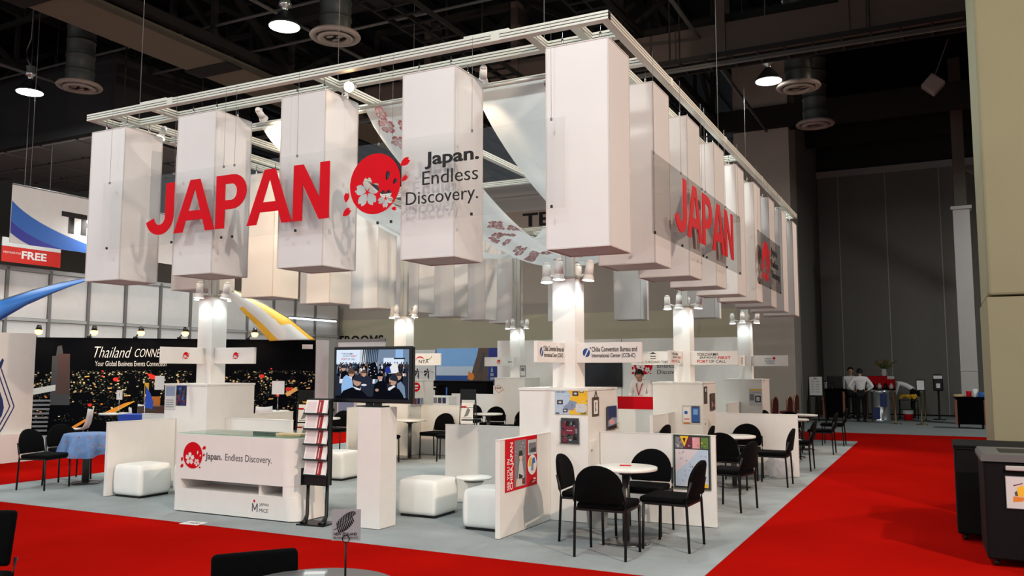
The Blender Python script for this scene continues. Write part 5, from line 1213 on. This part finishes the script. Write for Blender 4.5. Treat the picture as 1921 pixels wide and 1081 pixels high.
# diagonal backdrop
A_, B_ = Vector((-20.2, 13.3, 0)), Vector((-15.15, 18.12, 0)); dv = (B_-A_).normalized(); nv = Vector((dv.y, -dv.x, 0)); BW = (B_-A_).length; BHt = 2.44
def night():
    mt = bpy.data.materials.new('night_city_print'); mt.use_nodes = True; nt = mt.node_tree; b = nt.nodes['Principled BSDF']; b.inputs['Roughness'].default_value = .8; b.inputs['Specular IOR Level'].default_value = .05
    N = nt.nodes.new; Lk = nt.links.new; tc = N('ShaderNodeTexCoord'); sx = N('ShaderNodeSeparateXYZ'); Lk(tc.outputs['Object'], sx.inputs[0])
    def mth(op, a, b_=None):
        n = N('ShaderNodeMath'); n.operation = op
        for i, v in enumerate((a, b_)):
            if v is None: continue
            if isinstance(v, (int, float)): n.inputs[i].default_value = v
            else: Lk(v, n.inputs[i])
        return n.outputs[0]
    nzc = N('ShaderNodeTexNoise'); nzc.inputs['Scale'].default_value = 2.2; Lk(tc.outputs['Object'], nzc.inputs['Vector'])
    base = N('ShaderNodeRGB'); base.outputs[0].default_value = lin((5, 6, 10)); cur = base.outputs[0]
    for sc_, thr, lo, hi, cA, cB, sd in ((24, .30, .35, 1.62, (52, 60, 56), (110, 100, 80), 11), (14, .26, 1.0, 1.60, (120, 130, 110), (240, 220, 170), 3.3), (9, .20, .45, 1.52, (200, 110, 40), (255, 220, 160), 0), (4, .10, .3, 1.45, (220, 50, 24), (255, 150, 40), 7.7)):
        mp = N('ShaderNodeMapping'); mp.inputs['Location'].default_value = (sd, 0, sd); mp.inputs['Scale'].default_value = (1, 1, 1.5); Lk(tc.outputs['Object'], mp.inputs[0])
        v = N('ShaderNodeTexVoronoi'); v.distance = 'CHEBYCHEV'; v.inputs['Scale'].default_value = sc_; Lk(mp.outputs[0], v.inputs['Vector'])
        d = mth('LESS_THAN', v.outputs['Distance'], thr); zz = mth('MULTIPLY', mth('GREATER_THAN', sx.outputs[2], lo), mth('LESS_THAN', sx.outputs[2], hi))
        sp = N('ShaderNodeSeparateColor'); Lk(v.outputs['Color'], sp.inputs[0]); on = mth('MULTIPLY', mth('GREATER_THAN', sp.outputs[1], .62), mth('GREATER_THAN', nzc.outputs['Fac'], .47))
        c = N('ShaderNodeMix'); c.data_type = 'RGBA'; c.inputs['A'].default_value = lin(cA); c.inputs['B'].default_value = lin(cB); Lk(sp.outputs[0], c.inputs['Factor'])
        mx = N('ShaderNodeMix'); mx.data_type = 'RGBA'; Lk(mth('MULTIPLY', mth('MULTIPLY', d, zz), on), mx.inputs['Factor']); Lk(cur, mx.inputs['A']); Lk(c.outputs['Result'], mx.inputs['B']); cur = mx.outputs['Result']
    Lk(cur, b.inputs['Base Color']); return mt
ang = math.atan2(dv.y, dv.x)
t = thing('printed_backdrop', 'black backdrop printed with a night city and white script on the left', 'backdrop', A_, ang)
MB().b2((0, 0, .02), (BW, .08, BHt)).build('print_panel', night(), t)
mb = MB(); R = frame((0, -.003, 0), (1, 0, 0), (0, -1, 0)); w_ = BW/533
XX = lambda px: (PX(px, 690, A_, nv)-A_).dot(dv)
ZZ = lambda px, py: PX(px, py, A_, nv).z
k = [0]
def pq(pts, mt): k[0] += 1; mb.poly([(XX(x), ZZ(x, y)) for x, y in pts], mt, R, .0006*k[0])
pq([(97, 760), (97, 668), (104, 668), (106, 650), (114, 648), (118, 668), (130, 664), (134, 760)], 0); pq([(108, 740), (108, 664), (130, 664), (132, 740)], 1); pq([(60, 730), (106, 722), (106, 733), (60, 742)], 2)
for i in range(8): pq([(62, 750+i*8), (98-i*.5, 750+i*8), (98-i*.5, 753.5+i*8), (62, 754+i*8)], 3)

for i_ in range(7):
    o_ = i_*2.6; pq([(118+o_, 814-o_*.3), (165+o_*.6, 786-o_*.2), (166+o_*.6, 787.4-o_*.2), (120+o_, 815.6-o_*.3)], 4 if i_ % 2 else 5)
    pq([(196+o_, 776), (238+o_, 756-i_*.6), (240+o_, 757-i_*.6), (200+o_, 776)], 5 if i_ % 3 else 4)
for x_, y_, w__ in ((160, 706, 9), (205, 728, 7), (235, 742, 12), (140, 735, 6), (460, 735, 10), (505, 748, 9), (548, 715, 7), (575, 728, 8)): pq([(x_, y_), (x_+w__, y_-1), (x_+w__, y_+1), (x_, y_+2)], 7)
pq([(275, 700), (285, 702), (310, 712), (285, 712)], 6)
for x, y, r_ in ((218, 712, 5), (193, 697, 2), (193, 706, 2), (492, 706, 5), (509, 692, 2), (172, 760, 4), (522, 742, 4)): mb.ell(XX(x), ZZ(x, y), r_*w_*.95, r_*w_*.75, 6, R, .002)
pq([(536, 738), (556, 726), (560, 732), (540, 744)], 7); pq([(537, 727), (548, 727), (548, 733), (537, 734)], 6); pq([(562, 745), (575, 752), (586, 758), (570, 756)], 4)
mb.build('city_print', [PC['dgrey'], M('tower_brown', (70, 48, 44), .6), PC['lgrey'], PC['mgrey'], M('street_yellow', (235, 180, 50), .5), M('street_orange', (240, 120, 30), .5), M('light_red', (230, 40, 24), .5), M('light_warm', (250, 190, 110), .5)], t, nrm=False)
mb = MB(); put(mb, textmesh('Thailand', -.012, .4), R, XX(176), ZZ(176, 671), XX(246), ZZ(246, 651), .006); put(mb, textmesh('CONNECT', -.012, .35), R, XX(252), ZZ(252, 670), XX(318), ZZ(318, 655), .006); put(mb, textmesh('Your Global Business Events Connection', -.004), R, XX(178), ZZ(178, 687), XX(312), ZZ(312, 678), .006); mb.build('script_lettering', paper, t)
MB().b2((BW+.01, -.05, 0), (BW+.35, .1, 2.44)).build('end_panel', greyw, t); MB().b2((BW-.36, -.02, 2.2), (BW-.08, -.004, 2.32)).build('corner_label', paper, t)
warm = EM('warm_bulb', (255, 170, 84), 9)
for i, px in enumerate((75, 178, 265, 347, 476)):
    s = XX(px); p = A_+dv*s; t = thing('arm_light', 'warm glowing arm lamp over the night-city backdrop, %s from the left' % ordw[i+1], 'lamp', (p.x, p.y, BHt), ang, 'arm lamps on the backdrop')
    MB().b2((-.22, -.02, 0), (-.12, .1, .04)).tube([(-.17, .03, .03), (-.1, -.1, .1), (.0, -.3, .2)], .015).build('arm', black, t)
    MB().cyl((0, -.30, .28), (0, -.33, .16), .05, .075).build('head', black, t); MB().lathe([(0, -.10), (.05, -.09), (.085, -.04), (.085, 0), (.06, .02), (0, .03)], (0, -.335, .15), 16).build('bulb', warm, t)
    l = bpy.data.lights.new('arm_lamp_light', 'SPOT'); l.energy = 60; l.color = (1, .72, .42); l.spot_size = 2.4; l.spot_blend = .6; l.shadow_soft_size = .05
    o = bpy.data.objects.new('arm_lamp_light', l); COL.objects.link(o); q = p-nv*-.40; o.location = (q.x, q.y, BHt+.10); o.rotation_euler = Vector((-nv.x*.35, -nv.y*.35, -1)).to_track_quat('-Z', 'Y').to_euler()
# sails
def sail(label, o, n, pts, off, mats, split):
    t = thing('fabric_sail', label, 'sail', (0, 0, 0)); mb = MB(); n = Vector(n)
    top = [PX(x, y, o, n) for x, y in pts[0]]; bot = [PX(x, y, o, n) for x, y in pts[1]]
    def at(L, u):
        u *= len(L)-1; i = min(int(u), len(L)-2); return L[i].lerp(L[i+1], u-i)
    def fn(u, v): return at(top, u).lerp(at(bot, u), v) + n*off*math.sin(PI*v)*(.3+u)
    nu, nv_ = 60, 36
    mb.grid(fn, nu, nv_)
    for i, f in enumerate(mb.bm.faces):
        u, v = (i // nv_ + .5)/nu, (i % nv_ + .5)/nv_
        f.material_index = split(u, v)
    ob = mb.build('cloth', mats, t, nrm=False); so = ob.modifiers.new('thick', 'SOLIDIFY'); so.thickness = .006
    e = MB(); e.tube([at(top, i/20) for i in range(21)], .018, 6); e.build('edge_cord', rail, t)
    return t
yel = M('sail_yellow', (236, 184, 60), .6); sailw = M('sail_white', (222, 220, 214), .6)
sail('curved white and yellow fabric sail rising from the night-city backdrop', A_-nv*-.5, nv, ([(400, 525), (440, 545), (500, 573), (545, 600), (592, 638)], [(400, 526), (425, 548), (455, 585), (480, 610), (506, 640)]), .25, [sailw, yel], lambda u, v: 1 if (v > .12 and v < .12+.38*u and u < .8) or (v > .80 and u > .45) or v < .13 else 0)
bl = M('sail_blue', (66, 130, 214), .5); bl2 = M('sail_blue_dark', (40, 80, 180), .5)
sail('curved bright blue fabric sail cut by the left edge', (-15.6, 9, 0), (1, 0, 0), ([(-60, 588), (0, 564), (60, 545), (110, 532), (160, 523)], [(-60, 640), (0, 601), (50, 572), (100, 550), (160, 524)]), .2, [bl, bl2], lambda u, v: 1 if v > .75 else 0)
# banners
t = thing('hanging_banner', 'large white hanging banner with blue swoosh and black letters at the left', 'banner', (-18, 11.3, 4.4)); RB = frame((0, 0, 0), (0, 1, 0), (1, 0, 0))
MB().b2((0, .0, -.01), (5.6, 1.3, .01), mx=RB).build('cloth', M('banner_white', (212, 210, 208), .7), t)
MB().cyl((0, 0, 1.3), (0, 5.6, 1.3), .02).cyl((0, .4, 1.3), (0, .4, 7), .008, seg=6).cyl((0, 5.2, 1.3), (0, 5.2, 7), .008, seg=6).build('rod', rail, t)
mb = MB(); cur = lambda a, b, c, n=12: [((1-s)**2*a[0]+2*s*(1-s)*b[0]+s*s*c[0], (1-s)**2*a[1]+2*s*(1-s)*b[1]+s*s*c[1]) for s in [i/n for i in range(n+1)]]
mb.poly(cur((0, .93), (.7, .3), (3.2, .0)) + [(.9, 0)] + cur((.9, 0), (.4, .15), (0, .45)), 0, RB, .012); mb.poly(cur((0, .48), (.4, .15), (1.3, 0)) + [(.45, 0)] + cur((.45, 0), (.2, .08), (0, .22)), 1, RB, .0135); mb.build('swoosh', [M('banner_blue', (48, 100, 180), .6), M('banner_violet', (52, 56, 150), .6)], t)
mb = MB(); put(mb, textmesh('TH', .05), RB, 1.18, .40, 2.2, .90, .012); mb.build('lettering', ink, t)
t = thing('hanging_banner', 'small red hanging banner with white lettering under the large banner', 'banner', (-21, 13.0, 4.36))
MB().b2((0, .0, -.01), (1.6, .40, .01), mx=RB).build('cloth', M('banner_red', (190, 34, 24), .6), t); MB().b2((0, .40, -.01), (1.6, .62, .01), mx=RB).build('white_header', M('banner_white', (212, 210, 208), .7), t)
mb = MB(); put(mb, textmesh('FREE', .03), RB, .52, .12, 1.2, .32, .012); put(mb, textmesh('MEETINGS FOR', .0), RB, .04, .22, .5, .27, .012); mb.build('lettering', paper, t); MB().cyl((0, .5, .62), (0, .5, 7), .008, seg=6).cyl((0, 1.2, .62), (0, 1.2, 7), .008, seg=6).build('wire', wirem, t)
# left white panel with chevrons
t = thing('display_wall', 'white display wall with dark blue chevron mark at the left edge', 'display wall', (-14.85, 6.0, 0))
MB().b2((-.06, 0, 0), (0, 3.93, 2.3)).build('panel', M('offwhite_panel', (214, 208, 200), .6), t); MB().b2((0, 0, 0), (.14, 3.93, .50)).b2((0, 2.9, 0), (.145, 2.92, .5)).build('plinth', M('offwhite_plinth', (220, 210, 202), .6), t)
mb = MB(); R = frame((.002, 0, 0), (0, 1, 0), (1, 0, 0)); yv = lambda px: PX(px, 700, (-14.85, 0, 0), (1, 0, 0)).y-6.0; zv = lambda px, py: PX(px, py, (-14.85, 0, 0), (1, 0, 0)).z
def chev(p, mt): mb.poly([(yv(x), zv(x, y)) for x, y in p], mt, R)
chev([(-14, 715), (2, 735), (8, 750), (11, 765), (8, 780), (-5, 800), (-20, 815), (-8, 790), (-3, 770), (-8, 745)], 0)
for dx in (0, 8): chev([(-6+dx, 690), (10+dx, 730), (20+dx, 755), (23+dx, 762), (20+dx, 770), (2+dx, 806), (-10+dx, 824), (-10+dx, 820), (0+dx, 804), (18+dx, 769), (20.5+dx, 762), (18+dx, 756), (8+dx, 731), (-7+dx, 694)], 0)
chev([(3, 672), (6, 676), (2, 690), (-10, 705), (-14, 700)], 0)
mb.build('chevron_mark', PC['navy'], t)
# white shell chairs, table and blue counter in the left stand
shell = M('white_shell', (222, 218, 214), .4)
def shell_chair(x, y, rz, label, first=[None]):
    if first[0] is None:
        t = thing('shell_chair', label, 'chair', (x, y, 0), rz, 'white shell chairs in the left stand')
        mb = MB(); prof = [(.21, .44), (.1, .425), (-.08, .43), (-.17, .46), (-.21, .55), (-.235, .70), (-.25, .84)]
        V_ = [[mb.bm.verts.new((sx*.21*(1-.08*i/6 if i < 4 else .95-.03*i+.06), p[0]+.03*(sx*sx), p[1]+.02*sx*sx)) for sx in (-1, -.5, 0, .5, 1)] for i, p in enumerate(prof)]
        for a, b in zip(V_, V_[1:]):
            for i in range(4): mb.bm.faces.new((a[i], a[i+1], b[i+1], b[i])).smooth = True
        o = mb.build('shell', shell, t); so = o.modifiers.new('thick', 'SOLIDIFY'); so.thickness = .014
        for sx in (-1, 1):
            for y0 in (.16, -.16): MB().tube([(sx*.14, y0*.8, .42), (sx*.2, y0*1.3, .008)], .011).build('leg', chrome, t)
        first[0] = t
    else: dup(first[0], (x, y, 0), rz, label)
sp = lambda px, d: (Vector((0, 0, 0))+rgt*((px-960.5)/F*d)+Vector((fwd.x, fwd.y, 0)).normalized()*d)
for px, d, rz, lab in ((157, 17.2, 2.2, 'white shell chair right of the black chairs, before the night-city backdrop'), (272, 17.8, -.6, 'white shell chair beside the blue counter before the backdrop'), (497, 18.5, .9, 'white shell chair behind the partition, right of the block with flyers'), (285, 19.2, -2.0, 'white shell chair behind the blue counter')):
    p = sp(px, d); shell_chair(p.x, p.y, rz, lab)
for px, d, lab in ((222, 18.0, 'round white table before the night-city backdrop at the left'), (520, 19.2, 'round white table behind the counter partition before the backdrop')):
    p = sp(px, d); o = copy_tree(tp); o.location = (p.x, p.y, 0); tag(o, lab, None, 'round white tables of the left stand')
p = sp(272, 16.6); t = thing('blue_counter', 'low bright blue counter behind the left partition', 'counter', (p.x, p.y, 0), a0); MB().b2((-.36, -.2, 0), (.36, .2, .70)).build('body', PC['navy'], t); MB().b2((-.35, -.206, .55), (.35, -.2, .78)).b2((-.36, -.2, .70), (.36, .2, .78)).build('front', M('bright_blue', (36, 80, 190), .5), t)
def prop_sign(px, d, z0, label, col, shape):
    p = sp(px, d); t = thing('table_flag', label, 'flag', (p.x, p.y, .727 if z0 else 0), a0)
    MB().cyl((0, 0, 0), (0, 0, .42), .008, seg=8).lathe([(.05, 0), (.05, .01), (0, .015)]).build('stick', chrome, t); shape(MB()).build('cloth', col, t); return t
prop_sign(230, 18.0, 1, 'small white card on a wire on the white table before the backdrop', paper, lambda m_: m_.b2((-.06, -.004, .28), (.06, .004, .48)))
prop_sign(525, 19.2, 1, 'round-cornered white sign on the table behind the counter', paper, lambda m_: m_.b2((-.14, -.005, .36), (.14, .005, .66), bev=.002))
p = sp(291, 18.6); t = thing('display_case', 'tall display case of warm yellow and orange panels before the backdrop', 'display case', (p.x, p.y, 0), a0)
MB().b2((-.22, -.2, 0), (.22, .2, .85)).build('body', PC['brown'], t); MB().b2((-.22, .1, .85), (-.14, .14, 1.35)).build('yellow_panel', PC['yellow'], t); MB().b2((-.05, .1, .85), (.12, .14, 1.05)).build('orange_panel', PC['orange'], t); MB().b2((.0, .1, 1.2), (.2, .13, 1.5)).build('white_panel', paper, t)
p = sp(278, 18.1); t = thing('drop_flag', 'small blue drop-shaped flag beside the warm display case', 'flag', (p.x, p.y, 0), a0); MB().cyl((0, 0, 0), (0, 0, 1.3), .01, seg=8).lathe([(.12, 0), (.1, .02), (0, .02)]).build('pole', chrome, t); MB().prism([(-.02, .85), (.16, .8), (.18, .95), (.1, 1.15), (.0, 1.3)], -.004, .004, mx=Matrix(((1, 0, 0, 0), (0, 0, 1, 0), (0, 1, 0, 0), (0, 0, 0, 1)))).build('cloth', M('bright_blue', (36, 80, 190), .5), t)
# ================================================================== STANDS BEHIND
t = thing('printed_backdrop', 'blue sea and cliff climber backdrop behind the booth', 'backdrop', (-14.95, 24.0, 0))
MB().b2((0, 0, .02), (2.55, .08, 2.34)).build('panel', PC['blue'], t); R = frame((0, -.002, 0), (1, 0, 0), (0, -1, 0)); mb = MB()
mb.rect(0, 1.55, 1.95, 2.34, 1, R); mb.rect(0, 1.45, 1.95, 1.75, 2, R, .002); mb.rect(0, 0, 1.95, 1.5, 3, R, .001)
for i, (x, y) in enumerate(((.02, 1.05), (.2, 1.1), (.1, .98), (.9, 1.15))): mb.ell(x+.15, y, .16, .05, 2, R, .003+.0003*i, 12)
mb.poly([(1.02, 0), (1.05, .6), (1.15, .95), (1.3, 1.3), (1.42, 1.75), (1.55, 2.1), (1.6, 2.34), (1.95, 2.34), (1.95, 0)], 4, R, .005)
for i, pl in enumerate(([(1.2, .2), (1.3, .7), (1.5, 1.2), (1.42, .6)], [(1.5, .3), (1.6, 1.0), (1.75, 1.6), (1.68, .8)], [(1.6, 1.5), (1.75, 2.2), (1.85, 2.2), (1.75, 1.6)])): mb.poly(pl, 5, R, .006+.0003*i)
mb.ell(1.34, 1.42, .11, .12, 6, R, .008); mb.poly([(1.2, 1.35), (1.3, 1.3), (1.32, 1.55), (1.24, 1.6)], 6, R, .0085); mb.poly([(1.3, .55), (1.38, .55), (1.38, 1.2), (1.33, 1.2)], 2, R, .0088)
mb.poly([(.4, 0), (.4, .7)] + arc(.75, .62, .35, .42, 160, 20, 8) + [(1.1, 0)], 5, R, .0092)
mb.rect(1.97, 0, 2.55, 2.34, 7, R, .001)
for x in (2.1, 2.38):
    mb.poly([(x-.07, .6), (x+.07, .6), (x+.06, 1.5), (x+.02, 1.72), (x-.02, 1.72), (x-.06, 1.5)], 8, R, .004)
    for i in range(7): mb.rect(x-.065, .75+i*.13, x+.065, .79+i*.13, 9, R, .0045)
mb.build('picture', [PC['blue'], PC['sky'], PC['lblue'], M('sea_blue', (36, 74, 140), .5), PC['brown'], PC['dgrey'], PC['orange'], M('deep_blue', (24, 40, 110), .5), PC['slate'], PC['dgrey']], t, nrm=False)
t = thing('printed_backdrop', 'palm beach backdrop left of the cliff climber backdrop', 'backdrop', (-16.6, 24.0, 0)); MB().b2((0, 0, .02), (1.6, .08, 2.30)).build('panel', PC['lgrey'], t); mb = MB()
mb.rect(0, 0, 1.55, .9, 1, R); mb.rect(0, .9, 1.55, 1.1, 0, R, .001)
for x in (.35, .65, .95, 1.35):
    mb.poly([(x-.015, .7), (x+.015, .7), (x+.02, 1.6), (x-.01, 1.6)], 2, R, .002)
    for i in range(7): a = i*.9; mb.poly([(x, 1.6), (x+.2*math.cos(a), 1.6+.15*math.sin(a)-.05), (x+.18*math.cos(a+.25), 1.58+.15*math.sin(a+.25)-.08)], 3, R, .003+.0002*i)
mb.build('picture', [PC['sky'], PC['teal'], PC['dgrey'], PC['ink']], t, nrm=False)
def kiosk(label, x, y, w, h, m_, cat='kiosk', extra=None):
    t = thing('kiosk', label, cat, (x, y, 0)); MB().b2((-w/2, -.2, 0), (w/2, .2, h), bev=.01).build('body', m_, t)
    if extra: extra(t)
    return t
kiosk('dark counter in front of the cliff climber backdrop', -13.2, 22.6, 2.1, 1.28, blackf, 'counter', lambda t: (MB().b2((-.55, -.206, .8), (-.35, -.2, 1.1)).build('poster_sheet', PC['blue'], t), MB().b2((-1.07, -.22, 1.28), (1.07, .22, 1.31)).build('worktop', blackp, t)))
kiosk('slim dark display with a white edge beside the red oval sticker block', -13.3, 21.3, .5, 1.22, blackf, 'display', lambda t: (MB().b2((-.29, -.2, 0), (-.25, .2, 1.24)).build('white_edge', paper, t), MB().b2((-.12, -.208, .75), (.12, -.2, 1.05)).build('leaflet_sheet', PC['lgrey'], t), MB().b2((-.15, -.208, 1.12), (.15, -.2, 1.15)).build('title_bar', paper, t)))
t = kiosk('low white leaflet rack behind the peach-lit partition', -11.4, 18.6, .62, .98, whitem, 'rack', lambda t: [MB().b2((-.26+.13*i, -.208, .8), (-.16+.13*i, -.2, .94)).build('leaflet_cover', (PC['maroon'], PC['mgrey'], PC['dgrey'], PC['navy'])[i], t) for i in range(4)])
t = thing('exhibition_screen', 'tall grey framed panel at the right end of the night-city backdrop', 'screen', (-14.6, 18.3, 0)); MB().b2((0, 0, 0), (.06, .06, 2.44)).b2((.06, 0, 2.38), (1.6, .06, 2.46)).build('frame', rail, t); MB().b2((.06, .01, 0), (1.6, .05, 2.38)).build('panel', greyw, t); MB().b2((.12, .0, .2), (.62, .009, 2.05)).build('picture', PC['slate'], t)
struct(MB().cyl((-11.9, 27.2, 0), (-11.9, 27.2, 3.6), .03, seg=8).cyl((-7.3, 27.1, 0), (-7.1, 27.1, 4.0), .02, seg=8).build('trim_pipe', black))

# ================================================================== LIGHT
# warm halogens clipped to the hanging frame
warmglow = EM('halogen_glow', (255, 214, 160), 40)
def frame_spot(label, x, y, aim, power, ang=80, col=(1, .74, .50)):
    t = thing('halogen_spot', label, 'spotlight', (x, y, GZ-.05), group='halogen spots on the hanging frame')
    d = Vector(aim).normalized(); b, l = MB(), MB(); p = Vector((0, 0, -.1)); b.tube([(0, 0, 0), (0, 0, -.06), p], .01); can_spot(b, l, p, d, 1.1)
    b.build('housing', cream, t); l.build('lamp', warmglow, t)
    q = Vector((x, y, GZ-.15))+d*.09; spot('halogen_light', q, d, power, col, ang, .4, .04)
frame_spot('glowing halogen spot on the front beam between two lanterns', -6.2, 7.95, (.35, -1, -.45), HALO*.25)
frame_spot('halogen spot glowing over the top of the front left lantern', -9.95, 8.40, (.1, -.5, -1), HALO*.25, 120)
frame_spot('halogen spot on the second beam aimed down the left lantern row', -6.6, 8.35, (-.75, 1, -.5), HALO, 75)  # added to brighten the inner faces of the left lantern row
frame_spot('halogen spot on the second beam aimed inward behind the letters', -8.0, 8.35, (-.3, 1, -.45), HALO, 75)  # added inward light for the dim lanterns behind the letters
frame_spot('halogen spot on the second beam aimed at the partitions inside', -4.6, 8.35, (-.6, 1, -.95), HALO*.45, 75)
# unseen spots: warm one front right of the booth, others added as fill
def projector(name, loc, target, power, ang, col):
    d = Vector(target)-Vector(loc); spot(name, loc, d, power, col, ang, .5, .15)
projector('unseen_projector', (7.5, .5, 8.6), (-3.6, 10.5, 3.2), PROJ, 62, (1, .78, .63))
projector('unseen_projector', (6.5, 21.5, 8.8), (-3.2, 15.5, 3.6), PROJ*.7, 60, (1, .78, .63))  # added for the far right lanterns that the pillar keeps in shade
projector('unseen_projector', (-6.0, -6.0, 8.8), (-7.0, 10, 2.4), PROJ2, 60, (1, .9, .82))  # added frontal fill to lift the lanterns against the floor
projector('added_pillar_light', (4.5, 4.0, 9.5), (1.2, 10.7, 8.0), PILL, 60, (1, .92, .60))  # unseen yellow light added to tint the upper pillar
for (x, y, w) in ((-18, 13.6, 1.0), (-16, 18, 1.0)):
    area('left_stand_light', (x, y, 5.2), .8, LEFTS, (1, .95, .9))
wd = bpy.data.worlds.new('hall_air'); sc.world = wd; wd.use_nodes = True
wd.node_tree.nodes['Background'].inputs[0].default_value = (.85, .93, 1, 1); wd.node_tree.nodes['Background'].inputs[1].default_value = WORLD
